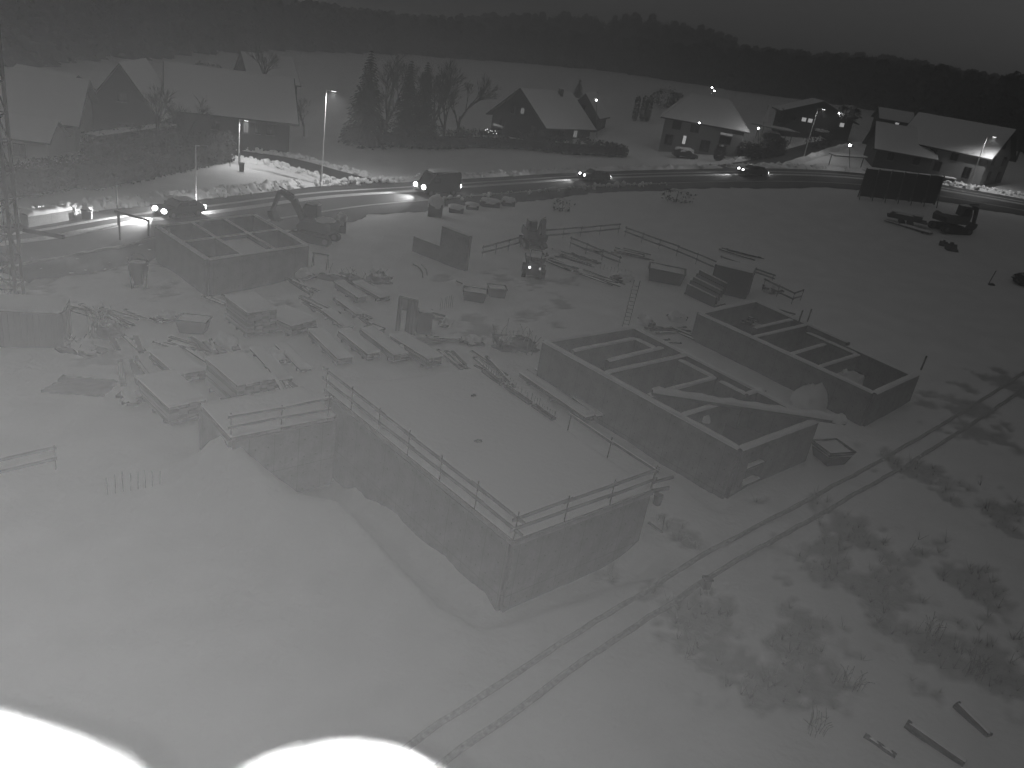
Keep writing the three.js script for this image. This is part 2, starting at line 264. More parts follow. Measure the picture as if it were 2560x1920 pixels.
function floorSlab(o, q, y) { const sh = new THREE.Shape(q.map((p) => new THREE.Vector2(p[0], -p[2]))), g = new THREE.ExtrudeGeometry(sh, { depth: 0.3, bevelEnabled: false }); g.rotateX(-Math.PI / 2); g.translate(0, y + relief(q[0][0], q[0][2]) * 0, 0); part('floor_slab', g, M.wetConcrete, o); }
{ // house with a finished deck and guard rails
  const a = [-8.86, 2.7, -35.32], b = [1, 2.7, -25.42], c = [6.7, 2.7, -30.87], d = [-2.1, 2.7, -40.88];
  const o = thing('half_built_house', 'unfinished concrete storey with a snowy flat deck inside timber guard rails', 'unfinished house', [(a[0] + c[0]) / 2, 0, (a[2] + c[2]) / 2]);
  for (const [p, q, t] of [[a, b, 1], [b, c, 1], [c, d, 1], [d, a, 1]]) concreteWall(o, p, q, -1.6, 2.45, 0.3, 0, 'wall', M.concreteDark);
  const cx = (a[0] + b[0] + c[0] + d[0]) / 4, cz = (a[2] + b[2] + c[2] + d[2]) / 4, off = (p, k) => [cx + (p[0] - cx) * k, 2.7, cz + (p[2] - cz) * k];
  const sh = new THREE.Shape([a, b, c, d].map((p) => { const q = off(p, 1.03); return new THREE.Vector2(q[0], -q[2]); })), g = new THREE.ExtrudeGeometry(sh, { depth: 0.22, bevelEnabled: false }); g.rotateX(-Math.PI / 2); g.translate(0, 2.46, 0);
  part('deck_slab', g, M.concrete, o);
  part('deck_snow', snowSheet([a, b, c, d].map((p) => up(off(p, 1.01), -0.02)), 0.17, 0.22, 0.02, 0.45), M.snow, o);
  const e = [a, b, c, d].map((p) => off(p, 1.012));
  guardRail(o, [e[0], e[1], e[2]], 2.3, 1.15, [0.45, 0.95], false);
  guardRail(o, [e[2], mix(e[2], e[3], 0.42)], 2.3, 1.1, [0.95]);
  for (const [t0, t1] of [[0.5, 0.62], [0.64, 0.8], [0.82, 0.95]]) { const p = up(mix(e[2], e[3], t0), 0.18), q = up(mix(e[2], e[3], t1), 0.2); part('loose_board', beam(p, q, 0.3, 0.12), M.woodDark, o); for (let k = 0; k < 9; k++) { const s = mix(p, q, k / 8); part('starter_bar', rod(s, up([s[0] + rr(-0.05, 0.05), s[1], s[2]], rr(0.35, 0.6)), 0.012), M.rust, o); } }
  // corner platform and props at the north-east corner
  const k = e[2]; part('prop', rod(up(k, -2.9), up(k, 0.9), 0.05), M.rust, o); part('bracket', beam(up(k, -0.1), [k[0] + 0.9, k[1] - 0.05, k[2] - 0.5], 0.1, 0.16), M.wood, o); part('bracket', beam(up(k, 0.35), [k[0] + 0.95, k[1] + 0.5, k[2] - 0.55], 0.08, 0.12), M.wood, o);
  part('hanging_bucket', new THREE.CylinderGeometry(0.22, 0.17, 0.5, 14).translate(k[0] + 0.45, k[1] - 0.55, k[2] - 0.2), M.black, o);
  part('brace', beam([k[0] + 0.3, 0.9, k[2] - 0.2], [k[0] + 1.0, 0.55, k[2] - 0.1], 0.06, 0.1), M.wood, o); part('brace', beam([k[0] + 0.95, 1.3, k[2] - 0.2], [k[0] + 1.0, 0.55, k[2] - 0.1], 0.06, 0.1), M.wood, o);
}
{ // lower wing to the west of it
  const p1 = [-11.67, 2.2, -30.2], p2 = [-8.07, 2.2, -33.69], dx = -2.3, dz = -2.4;
  const p3 = [p2[0] + dx, 2.2, p2[2] + dz], p4 = [p1[0] + dx, 2.2, p1[2] + dz];
  const o = thing('half_built_house', 'low concrete wing with guard rail joining the railed deck', 'unfinished house', [(p1[0] + p3[0]) / 2, 0, (p1[2] + p3[2]) / 2]);
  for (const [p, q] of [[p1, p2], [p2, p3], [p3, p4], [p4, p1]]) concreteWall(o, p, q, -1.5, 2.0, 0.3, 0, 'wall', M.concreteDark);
  const sh = new THREE.Shape([p1, p2, p3, p4].map((p) => new THREE.Vector2(p[0], -p[2]))), g = new THREE.ExtrudeGeometry(sh, { depth: 0.2, bevelEnabled: false }); g.rotateX(-Math.PI / 2); g.translate(0, 2.0, 0);
  part('deck_slab', g, M.concrete, o); part('deck_snow', snowSheet([p1, p2, p3, p4], 0.16), M.snow, o);
  guardRail(o, [p1, mix(p1, p2, 0.93)], 2, 1.05);
}
{ // roofless house, near: outer walls and partitions under caps of snow
  const Y = 2.7, a = [1.57, 2.7, -47.21], b = [11.85, 2.7, -36.41], c = [17.28, 2.7, -41.75], d = [7.7, 2.7, -53.05];
  const o = thing('half_built_house', 'roofless house of concrete walls capped with snow, crossed by a slanting beam', 'unfinished house', [(a[0] + c[0]) / 2, 0, (a[2] + c[2]) / 2]);
  concreteWall(o, a, b, -0.6, Y); concreteWall(o, d, c, -0.6, Y); concreteWall(o, a, d, -0.6, Y);
  // front wall with a tall opening near its west end
  const w0 = mix(b, c, 0.13), w1 = mix(b, c, 0.36);
  concreteWall(o, b, w0, -0.6, Y, WT, 0); concreteWall(o, w1, c, -0.6, Y, WT, 0); concreteWall(o, w0, w1, Y - 0.35, Y, WT - 0.006, 0, 'lintel'); concreteWall(o, w0, w1, -0.6, 0.35, WT - 0.006, 0.1, 'sill_wall'); concreteWall(o, w0, w1, 1.15, 1.35, 0.2, 0.1, 'shutter_board');
  part('snow_cap', snowRidge(b, c, WT + 0.06, 0.17), M.snow, o);
  floorSlab(o, [a, b, c, d], 0.1);
  const inner = [[[3.37, 2.7, -46.42], [7.61, 2.7, -50.72]], [[7.61, 2.7, -50.72], [8.88, 2.7, -49.35]], [[5.49, 2.7, -45.69], [9.32, 2.7, -49.78]], [[5.21, 2.7, -43.58], [11.24, 2.7, -49.56]], [[10.29, 2.7, -47.99], [12.17, 2.7, -45.83]], [[7.64, 2.7, -41.34], [12.18, 2.7, -45.9]], [[12.43, 2.7, -45.43], [13.75, 2.7, -44]], [[13.77, 2.7, -44.06], [15.18, 2.7, -45.42]], [[9.31, 2.7, -39.47], [12.51, 2.7, -42.58]]];
  for (const [p, q] of inner) concreteWall(o, p, q, -0.1, Y - 0.006, 0.27, 0.14, 'partition_wall');
  const q = [10.5, 2.7, -38.89]; part('snow_lump', heap(q[0], q[1] + 0.1, q[2], 0.4, 0.35, 0.35), M.snow, o);
  // the long slanting beam under thick snow
  const s = [7.8, 2.9, -41.35], t = [18.8, 2.95, -41.62], o2 = thing('beam', 'long timber beam under thick snow lying slantwise over the roofless walls', 'beam', atY(mix(s, t, 0.5), 2.72));
  part('timber', beam(s, t, 0.34, 0.22), M.wood, o2); part('snow_cap', snowRidge(up(s, 0.11), up(t, 0.11), 0.5, 0.3, 0.5), M.snow, o2);
  part('snow_lump', heap(...up(mix(s, t, 0.97), 0.02), 0.9, 0.42, 0.7, 0.4), M.snow, o2);
}
{ // roofless house, far
  const Y = 2.7, a = [13.2, 2.7, -59.07], b = [22.76, 2.7, -47.85], c = [27.76, 2.7, -53.28], d = [18.9, 2.7, -65.41];
  const o = thing('half_built_house', 'roofless house of concrete walls capped with snow, beside the open snow slope', 'unfinished house', [(a[0] + c[0]) / 2, 0, (a[2] + c[2]) / 2]);
  for (const [p, q] of [[a, b], [b, c], [a, d], [mix(d, c, 0), mix(d, c, 0.62)]]) concreteWall(o, p, q, -0.6, Y, WT, 0.15);
  concreteWall(o, mix(d, c, 0.62), c, -0.6, Y - 0.25, WT - 0.006, 0.06);
  floorSlab(o, [a, b, c, d], 0.75);
  const inner = [[[16.55, 2.7, -55.3], [21.9, 2.7, -60.76]], [[17.16, 2.7, -57.62], [21, 2.7, -61.57]], [[18.59, 2.7, -52.79], [22.18, 2.7, -56.57]], [[20.18, 2.7, -51.2], [24.3, 2.7, -55.41]], [[21.48, 2.7, -58.77], [24.23, 2.7, -55.3]]];
  for (const [p, q] of inner) concreteWall(o, p, q, 0, Y - 0.006, 0.25, 0.12, 'partition_wall');
  const q = [21.63, 2.7, -50.35]; part('snow_lump', heap(q[0], q[1] + 0.1, q[2], 0.35, 0.35, 0.35), M.snow, o);
  for (const [p, q] of [[[21.36, 2.7, -60.87], [22.11, 2.9, -63.18]], [[22.27, 2.7, -61.63], [23.03, 3, -64.1]], [[28.37, 2.7, -54.21], [28.78, 3, -55.35]]]) part('stake', beam(p, [p[0] + 0.03, p[1] + 1.1, p[2]], 0.09, 0.09), M.wood, o);
  const m = [21.95, 0.51, -52.26]; struct('snow_mound', heap(m[0], m[1] - 0.1, m[2], 2.6, 1.5, 9.5, rad(-42), 0.25, 3), M.snow);
}
{ // dark house shell in the back, beside the excavator
  const Y = 2.7, a = [-28.31, 2.7, -58.15], b = [-21.99, 2.7, -52.33], c = [-17.37, 2.7, -59.82], d = [-23.88, 2.7, -66.22];
  const o = thing('half_built_house', 'dark concrete house shell next to the road, behind the concrete bucket', 'unfinished house', [(a[0] + c[0]) / 2, 0, (a[2] + c[2]) / 2]);
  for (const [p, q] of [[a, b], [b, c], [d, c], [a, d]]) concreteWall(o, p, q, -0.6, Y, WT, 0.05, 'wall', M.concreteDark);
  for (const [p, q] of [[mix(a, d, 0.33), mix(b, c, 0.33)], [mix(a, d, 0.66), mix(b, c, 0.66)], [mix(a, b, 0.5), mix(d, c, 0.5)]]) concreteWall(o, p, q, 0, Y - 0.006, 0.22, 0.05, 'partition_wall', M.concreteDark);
  floorSlab(o, [a, b, c, d], 0.12);
  const f = [mix(mix(a, b, 0.52), mix(d, c, 0.52), 0.36), mix(mix(a, b, 0.97), mix(d, c, 0.97), 0.36), mix(mix(a, b, 0.97), mix(d, c, 0.97), 0.63), mix(mix(a, b, 0.52), mix(d, c, 0.52), 0.63)];
  part('ceiling_panel', snowSheet(f.map((p) => atY(p, 2.3)), 0.14), M.snow, o);
  part('standpipe', rod(up(mix(b, a, 0.75), -1.5), up(mix(b, a, 0.75), 0.4), 0.1), M.paintLight, o);
}
{ // stepped wall in the middle of the site
  const a = [-11, 0.33, -71.82], b = [-8.28, 0.35, -69.89], c = [-5.55, 0.36, -67.75];
  const o = thing('stepped_wall', 'free-standing dark concrete wall with one low and one high part', 'wall', b);
  part('low_wall', beam(up(a, 0.65), up(b, 0.65), 0.3, 1.5), M.concreteDark, o); part('high_wall', beam(up(b, 1.55), up(c, 1.55), 0.32, 3.3), M.concreteDark, o);
  part('snow_cap', snowRidge(up(a, 1.4), up(b, 1.4), 0.34, 0.12), M.snow, o); part('snow_cap', snowRidge(up(b, 3.2), up(c, 3.2), 0.36, 0.1), M.snow, o);
}
// ---------------------------------------------------------------- guard rails and fences round the pits
function fence(label, pts, step, h = 1.1, boards = [0.5, 1.0]) { const o = thing('guard_rail', label, 'guard rail', pts[0], 'timber guard rails round the pits'); guardRail(o, pts, step, h, boards, false); return o; }
fence('short guard rail of two boards beside the stepped wall', [[-4.68, 0.52, -72.62], [-1.45, 0.82, -77.87]], 2);
fence('long low guard rail behind the digger with raised arm', [[0.88, 1.09, -81.54], [4.53, 1.42, -84.22], [8.67, 1.85, -86.99]], 2.4);
fence('guard rail running from the pit corner down to the dark container', [[9.36, 1.84, -85.97], [14.29, 1.87, -80.77], [17.73, 1.82, -76.66]], 2.6);
fence('guard rail between the dark container and the far roofless house', [[21.46, 1.79, -73.09], [23.5, 1.68, -70.22], [24.55, 1.82, -71.33]], 1.6);
fence('inner guard rail on the pit edge with mesh below', [[3.5, 1.15, -79.65], [8.14, 1.17, -75.05]], 2);
fence('guard rail of two boards by the western edge of the site', [[-20.51, 0.01, -26.82], [-18.75, 0.01, -28.84]], 2.2);
fence('outer guard rail above the dark container', [[18.57, 2.07, -79.59], [22.93, 2.06, -75.7]], 2.2, 0.8, [0.35, 0.7]);

// ---------------------------------------------------------------- stacks, crates, tubs
// planks or formwork beams in layers on bearers, with a snow cap; a and b are the ends of the long axis on the ground
function stack(name, label, category, a, b, w, layers, t = 0.16, group = 'stacks of building material', snow = 0.16, mat = M.wood) {
  const o = thing(name, label, category, mix(a, b, 0.5), group), L = dist(a, b), y0 = Math.min(a[1], b[1]), ux = (b[0] - a[0]) / L, uz = (b[2] - a[2]) / L, n = Math.max(2, Math.round(w / 0.45));
  for (const s of [0.15, 0.5, 0.85]) { const p = mix(a, b, s); part('bearer', beam([p[0] - uz * w / 2, y0 + 0.06, p[2] + ux * w / 2], [p[0] + uz * w / 2, y0 + 0.06, p[2] - ux * w / 2], 0.12, 0.2), M.woodDark, o); }
  for (let l = 0; l < layers; l++) for (let k = 0; k < n; k++) {
    const d = ((k + 0.5) / n - 0.5) * w, y = y0 + 0.16 + (l + 0.5) * t, e0 = rr(-0.1, 0.1), e1 = rr(-0.1, 0.1), j = rr(-0.02, 0.02);
    part('plank', beam([a[0] - uz * (d + j) + ux * e0, y, a[2] + ux * (d + j) + uz * e0], [b[0] - uz * (d + j) + ux * e1, y, b[2] + ux * (d + j) + uz * e1], w / n - 0.03, t - 0.025), (l + k) % 3 ? mat : M.woodDark, o);
  }
  const y = y0 + 0.16 + layers * t - 0.01, c = (p, s) => [p[0] - uz * s * w / 2, y, p[2] + ux * s * w / 2];
  part('snow_cap', snowSheet([c(a, -1), c(b, -1), c(b, 1), c(a, 1)], snow, 0.35, 0.03, 0.3), M.snow, o); return o;
}
const SB = [
  ['long snow-covered plank stack in front of the dark rebar heap', [-14.35, 0.1, -58.33], [-11.87, 0.08, -55.68], 0.8, 3], ['twin plank stack next to the dark rebar heap', [-13.16, 0.11, -59.42], [-10.43, 0.1, -56.9], 0.9, 2], ['narrow plank stack between the crate and the rebar heap', [-13.66, 0.08, -55.3], [-11.26, 0.06, -52.55], 0.6, 2],
  ['short plank stack at the foot of the big formwork crate', [-13.52, 0.06, -52.27], [-11.37, 0.04, -49.86], 0.8, 2], ['plank stack ending at the railed deck, western of the row', [-13.11, 0.04, -48.01], [-10.18, 0.02, -44.26], 1.0, 3], ['second plank stack of the row before the railed deck', [-11.47, 0.04, -48.8], [-8.79, 0.03, -45.73], 0.9, 3],
  ['third plank stack of the row before the railed deck', [-10.15, 0.05, -49.66], [-7.17, 0.04, -46.23], 1.0, 3], ['plank stack with a blunt dark end before the railed deck', [-8.01, 0.05, -49.13], [-5, 0.04, -46.23], 1.2, 4], ['thin plank stack lying west of the row before the railed deck', [-14.58, 0.03, -45.5], [-12, 0.02, -42.41], 0.7, 1],
  ['low beam stack behind the lower concrete wing', [-15.66, 0.03, -44.31], [-12.61, 0.02, -40.67], 0.8, 1], ['beam stack along the foot of the near roofless house', [0.57, 0.08, -47.02], [4.73, 0.07, -42.03], 0.7, 2], ['second beam stack along the foot of the near roofless house', [1.55, 0.1, -48.4], [5.46, 0.08, -42.72], 0.6, 1],
];
for (const [l, a, b, w, n] of SB) stack('plank_stack', l, 'plank stack', a, b, w, n);
stack('formwork_stack', 'tall stack of formwork panels under snow west of the plank stacks', 'formwork stack', [-18.4, 0.05, -48.9], [-16.17, 0.04, -46.76], 2.0, 8, 0.2);
stack('formwork_stack', 'lower stack of formwork panels joined to the tall stack', 'formwork stack', [-16.59, 0.05, -49.84], [-13.93, 0.04, -48.3], 2.2, 4, 0.17);
stack('formwork_stack', 'formwork stack in the haze west of the lower concrete wing', 'formwork stack', [-18.29, 0.01, -36.96], [-15.48, 0.01, -34.45], 1.9, 5, 0.2);
stack('formwork_stack', 'highest formwork stack standing behind the lower concrete wing', 'formwork stack', [-15.66, 0.02, -39.39], [-12.93, 0.01, -36.83], 2.1, 8, 0.2);
stack('formwork_stack', 'flat formwork stack behind the hazy crates', 'formwork stack', [-19.82, 0.02, -41.11], [-17.17, 0.02, -38.76], 1.6, 3, 0.18);
stack('plank_stack', 'long loose planks beneath the machines on the snow slope', 'plank stack', [42.93, 5.59, -103.26], [46.77, 5.39, -98.88], 0.8, 1);
// loose planks strewn about, and low piles buried in snow
const PLANKS = ['close behind the tall formwork stack',
  'between the tall formwork stack and the narrow plank stack',
  'west of the tall formwork stack',
  'south of the shallow hazy tub',
  'between the two hazy formwork stacks',
  'behind the flat formwork stack',
  'beside the low beam stack of the wing',
  'beside the row of upright bars in mid-site',
  'at the northern corner of the railed deck',
  'along the eastern edge of the railed deck',
  'in front of the dark tool chest',
  'at the foot of the narrow plank stack',
  'inside the railed pit, by the inner guard rail',
  'below the inner guard rail',
  'along the guard rail to the dark container',
  'at the foot of the ladder',
  'between the ladder and the far roofless house',
  'behind the near roofless house, by its corner',
  'at the back wall of the far roofless house',
  'beneath the stakes of the far roofless house',
  'west of the inner guard rail',
  'above the dark container',
  'beside the spiky dark heap of bars',
  'behind the formwork stack in the western haze',
  'next to the western container',
  'in front of the crane bucket'];
const PILES = ['by the excavator and the dark rebar heap',
  'behind the tall formwork stack',
  'between the flat and the highest formwork stack',
  'west of the thin plank stack',
  'in front of the flat formwork stack',
  'west of the hazy formwork stack',
  'beside the small mid-site tub',
  'in front of the plank stack with the blunt end',
  'by the tangle of bars near the deck',
  'behind the small dumper',
  'by the end of the inner guard rail',
  'between the guard rail and the broad dark tub',
  'behind the far roofless house corner',
  'east of the ladder top',
  'below the guard rail by the dark container',
  'north of the western container',
  'south of the spiky bar heap',
  'beside the shallow hazy tub'];
let plankNo = 0, pileNo = 0;
for (const [p, n, L, turn] of [[[-17.2, 0.09, -56.91], 4, 3, 0.7], [[-14.91, 0.07, -53.32], 5, 3.2, 0.8], [[-20.42, 0.06, -51.25], 4, 3, 0.5], [[-18.13, 0.03, -43.16], 5, 3, 0.8], [[-15.96, 0.02, -42.53], 4, 3.4, 0.75], [[-19.68, 0.03, -43.11], 4, 2.6, 0.2], [[-13.08, 0.02, -41.05], 4, 3, 0.75], [[-4.85, 0.08, -51.48], 4, 3, -0.4], [[-3.57, 0.06, -47.99], 5, 3, 0.8], [[-1.14, 0.07, -47.31], 5, 4, 0.85], [[-7.2, 0.11, -55.43], 4, 2.6, 0.1], [[-11.71, 0.06, -53.2], 4, 3, 0.75], [[4.5, 1.03, -75.95], 5, 4, 0.5], [[6.3, 0.86, -70.57], 4, 4, 0.45], [[10.14, 1.52, -79.36], 5, 4, 0.4], [[10.16, 0.42, -56.92], 5, 3, -0.5], [[11.37, 0.56, -59.82], 5, 3, -0.4], [[12.91, 0.6, -59.56], 4, 2.6, 0.6], [[17.57, 1.03, -64.6], 4, 3, 0.5], [[21.22, 1.38, -67.61], 4, 3, 0.5], [[2.61, 0.82, -73.27], 4, 4, 0.5], [[21.15, 2.48, -82.96], 4, 4, 0.4], [[-22.38, 0.03, -42.5], 5, 2.6, 0.9], [[-20.22, 0.02, -39.14], 5, 3, 0.8], [[-26.83, 0.05, -45.33], 4, 2.6, 0.2], [[-24.33, 0.05, -45.85], 4, 2.6, 0.4]]) {
  const o = thing('loose_planks', `loose snow-dusted planks ${PLANKS[plankNo++]}`, 'planks', p, 'loose planks strewn about the yard');
  for (let k = 0; k < n; k++) { const x = p[0] + rr(-0.7, 0.7), z = p[2] + rr(-0.7, 0.7), a = -turn + rr(-0.25, 0.25), l = L * rr(0.35, 0.6), y = ground(x, z) + relief(x, z) + 0.05 + k * 0.05, q = [x - Math.cos(a) * l, y + rr(-0.04, 0.1), z + Math.sin(a) * l], w = [x + Math.cos(a) * l, y, z - Math.sin(a) * l], b = part('plank', beam(q, w, rr(0.18, 0.32), 0.07), M.woodDark, o); if (k % 2) part('snow_cap', snowRidge(up(mix(q, w, rr(0.02, 0.2)), 0.035), up(mix(q, w, rr(0.75, 0.97)), 0.035), 0.17, 0.09, 0.6), M.snow, b); }
}
for (const [p, w, h] of [[[-17.24, 0.11, -59.01], 1.6, 0.7], [[-22.6, 0.09, -53.79], 1.4, 0.6], [[-17.34, 0.03, -44.2], 1.8, 0.8], [[-14.2, 0.02, -43.64], 1.5, 0.6], [[-18.15, 0.02, -39.46], 1.6, 0.7], [[-19.02, 0.01, -35.9], 1.5, 0.6], [[-5.37, 0.11, -54.1], 1.2, 0.5], [[-7.28, 0.05, -48.13], 1.6, 0.6], [[-3.17, 0.1, -51.45], 1.4, 0.5], [[1.77, 0.91, -76.17], 2.0, 0.6], [[5.71, 1.25, -79.1], 1.6, 0.5], [[8.52, 1, -71.41], 2.0, 0.7], [[12.33, 0.73, -62.78], 1.6, 0.6], [[9.56, 0.55, -60.86], 1.5, 0.6], [[22.33, 1.82, -72.85], 1.8, 0.7], [[-28.19, 0.05, -43.86], 2.0, 0.8], [[-24.06, 0.03, -40.42], 1.6, 0.7], [[-22.29, 0.05, -46.9], 1.3, 0.5]]) {
  const o = thing('buried_pile', `low pile almost buried in snow ${PILES[pileNo++]}`, 'pile', p, 'piles buried in snow'), y = ground(p[0], p[2]) + relief(p[0], p[2]), t = rr(0, 3);
  for (let k = 0; k < 4; k++) part('timber', box(p[0] + rr(-0.25, 0.25) * w, y + 0.08 + 0.12 * k * h, p[2] + rr(-0.2, 0.2) * w, w * rr(0.7, 1.05), 0.14, w * rr(0.2, 0.4), t + rr(-0.2, 0.2)), M.woodDark, o);
  part('snow_cap', heap(p[0], y + 0.1, p[2], w * 0.95, h, w * 0.62, t, 0.45, p[0]), M.snow, o);
}
// container with a snow roof and stored panels along its side
function container(name, label, base, w, h, d, turn, doors = true, mat = M.paint) {
  const o = thing(name, label, 'container', base, 'site containers'), n = new THREE.Object3D(); n.position.set(base[0], base[1], base[2]); n.rotation.y = turn; n.updateMatrix();
  const L = (g) => g.applyMatrix4(n.matrix), c = [[-w / 2, -d / 2], [w / 2, -d / 2], [w / 2, d / 2], [-w / 2, d / 2]].map(([x, z]) => new THREE.Vector3(x, h, z).applyMatrix4(n.matrix));
  part('body', L(box(0, h / 2 - 0.06, 0, w, h + 0.1, d)), mat, o);
  for (const s of [-1, 1]) for (let k = 0; k < Math.round(w / 0.3); k++) part('rib', L(box(-w / 2 + 0.15 + k * 0.3, h / 2, s * (d / 2 + 0.02), 0.12, h - 0.24, 0.05)), mat, o);
  for (const x of [-1, 1]) for (const z of [-1, 1]) part('corner_post', L(box(x * (w / 2 - 0.04), h / 2, z * (d / 2 - 0.04), 0.14, h + 0.02, 0.14)), mat, o);
  if (doors) for (const s of [-1, 1]) { const dr = part('door', L(box(w / 2 + 0.03, h / 2, s * d / 4, 0.05, h - 0.24, d / 2 - 0.1)), mat, o); part('lock_bar', L(rod([w / 2 + 0.09, 0.2, s * d / 6], [w / 2 + 0.09, h - 0.2, s * d / 6], 0.025)), M.steel, dr); }
  part('snow_cap', snowSheet(c, 0.2, 0.25, 0.02), M.snow, o); return o;
}
container('site_container', 'dark steel container under snow in the middle of the site', [18.15, 1.51, -71.71], 3.3, 2.4, 2.4, rad(-18), true, M.carDark);
container('site_container', 'long low site container at the western edge', [-27.98, 0.03, -40.48], 5.2, 2.2, 2.3, rad(20), true, M.paint);
{ // panels leaning in a rack beside the dark container
  const a = [13.87, 1.16, -69.55], b = [16.06, 1.1, -66.85], o = thing('panel_rack', 'rack of long boards with snowy edges beside the dark container', 'rack', mix(a, b, 0.5));
  for (let k = 0; k < 5; k++) part('board', beam([a[0] + k * 0.25, a[1] + 0.5 + k * 0.28, a[2] - k * 0.3], [b[0] + k * 0.2, b[1] + 0.45 + k * 0.28, b[2] - k * 0.25], 0.08, 0.95), M.woodDark, o);
  for (const k of [0, 2, 4]) part('snow_cap', snowRidge([a[0] + k * 0.25, a[1] + 0.98 + k * 0.28, a[2] - k * 0.3], [b[0] + k * 0.2, b[1] + 0.93 + k * 0.28, b[2] - k * 0.25], 0.16, 0.1), M.snow, o);
  for (const p of [a, b]) part('rack_foot', beam(up(p, 0.04), [p[0] + 1.2, p[1] + 0.1, p[2] - 1.3], 0.15, 0.16), M.rust, o);
}
// open tubs and skips with sloping sides, full of snow
function skip(name, label, base, w, h, d, turn, taper = 0.8, mat = M.rust, group = 'tubs and skips') {
  const o = thing(name, label, 'skip', base, group), n = new THREE.Object3D(); n.position.set(...base); n.rotation.y = turn; n.updateMatrix();
  const lo = [[-w / 2 * taper, -d / 2 * taper], [w / 2 * taper, -d / 2 * taper], [w / 2 * taper, d / 2 * taper], [-w / 2 * taper, d / 2 * taper]], hi = [[-w / 2, -d / 2], [w / 2, -d / 2], [w / 2, d / 2], [-w / 2, d / 2]];
  for (let k = 0; k < 4; k++) { const q = (k + 1) % 4, pts = [[lo[k][0], -0.08, lo[k][1]], [lo[q][0], -0.08, lo[q][1]], [hi[q][0], h, hi[q][1]], [hi[k][0], h, hi[k][1]]], inn = pts.map((p) => [p[0] * 0.93, p[1] + 0.03, p[2] * 0.93]); const g = new THREE.BufferGeometry(); const f = [...pts, ...inn].flat(); g.setAttribute('position', new THREE.Float32BufferAttribute(f, 3)); g.setIndex([0, 2, 1, 0, 3, 2, 4, 5, 6, 4, 6, 7, 3, 7, 6, 3, 6, 2, 0, 1, 5, 0, 5, 4, 0, 4, 7, 0, 7, 3, 1, 2, 6, 1, 6, 5]); const g2 = g.toNonIndexed(); g2.setAttribute('uv', new THREE.Float32BufferAttribute(new Float32Array(g2.attributes.position.count * 2), 2)); g2.computeVertexNormals(); g2.applyMatrix4(n.matrix); part('side', g2, mat, o); const a = new THREE.Vector3(...pts[3]).applyMatrix4(n.matrix), b = new THREE.Vector3(...pts[2]).applyMatrix4(n.matrix); part('rim', rod(a, b, 0.05), mat, o); }
  part('snow_fill', snowSheet([...hi].map((p) => new THREE.Vector3(p[0] * 0.93, h * 0.72, p[1] * 0.93).applyMatrix4(n.matrix)), h * 0.38, 0.3, 0), M.snow, o); return o;
}
skip('material_skip', 'broad dark tub heaped with snow next to the dark container', [12.39, 1.27, -72.81], 3.4, 1.1, 2.4, rad(-8), 0.85);
skip('material_skip', 'dark open tub in the middle of the site, paired with a smaller one', [-4.08, 0.23, -60.74], 1.9, 0.8, 1.4, rad(5), 0.8);
skip('material_skip', 'smaller open tub beside the dark one in mid-site', [-2.49, 0.3, -62.71], 1.5, 0.7, 1.3, rad(12), 0.85);
skip('material_skip', 'shallow tub in the haze west of the tall formwork stack', [-20.22, 0.04, -45.96], 1.9, 0.8, 1.3, rad(8), 0.75);
skip('material_skip', 'rounded dark tub with a snow heap at the foot of the near roofless house', [18.96, 0.18, -42.28], 1.9, 0.9, 1.6, rad(25), 0.7);
skip('material_skip', 'small tub beside the plank stacks and the upright panel', [-9.72, 0.05, -50.17], 1.1, 0.55, 0.9, rad(-30), 0.85);
{ // concrete bucket of the crane
  const p = [-26.4, 0.08, -51.4], o = thing('concrete_bucket', 'dark tapered crane bucket for concrete standing in front of the dark shell', 'concrete bucket', p);
  const pr = [[0.02, 0.35], [0.28, 0.35], [0.34, 0.6], [0.62, 1.35], [0.66, 1.9], [0.66, 2.0], [0.6, 2.0], [0.58, 1.4], [0.3, 0.66], [0.02, 0.6]].map(([r, y]) => new THREE.Vector2(r, y));
  part('bucket', new THREE.LatheGeometry(pr, 24).translate(p[0], p[1], p[2]), M.rust, o);
  part('rim', new THREE.TorusGeometry(0.66, 0.045, 8, 28).rotateX(Math.PI / 2).translate(p[0], p[1] + 1.98, p[2]), M.steel, o);
  for (let k = 0; k < 4; k++) { const an = k * Math.PI / 2 + 0.6; part('leg', rod([p[0] + 0.5 * Math.cos(an), p[1] - 0.1, p[2] + 0.5 * Math.sin(an)], [p[0] + 0.64 * Math.cos(an), p[1] + 1.5, p[2] + 0.64 * Math.sin(an)], 0.05), M.steel, o); }
  part('bail', new THREE.TorusGeometry(0.55, 0.03, 8, 20, Math.PI).translate(p[0], p[1] + 1.98, p[2]), M.steel, o); part('snow_fill', heap(p[0], p[1] + 1.78, p[2], 1.15, 0.18, 1.15), M.snow, o);
}
{ // flat dark tarpaulin on the snow
  const p = [-21.87, 0.02, -36.36], o = thing('tarpaulin', 'dark sheet lying crumpled on the snow south of the western container', 'tarpaulin', p), rows = [];
  for (let j = 0; j <= 14; j++) { const row = []; for (let i = 0; i <= 18; i++) { const u = i / 18 - 0.5, v = j / 14 - 0.5, ed = Math.min(0.5 - Math.abs(u), 0.5 - Math.abs(v)), wob = 0.18 * fbm(u * 4, v * 4, 3), x = p[0] + u * 2.9 * (1 + wob), z = p[2] + v * 2.0 * (1 + wob) - u * 0.5; row.push([x, ground(x, z) + relief(x, z) + (ed < 0.02 ? -0.03 : 0.1 + 0.09 * fbm(u * 7, v * 7, 1)), z]); } rows.push(row); }
  part('sheet', fromGrid(rows), M.tarp, o);
}
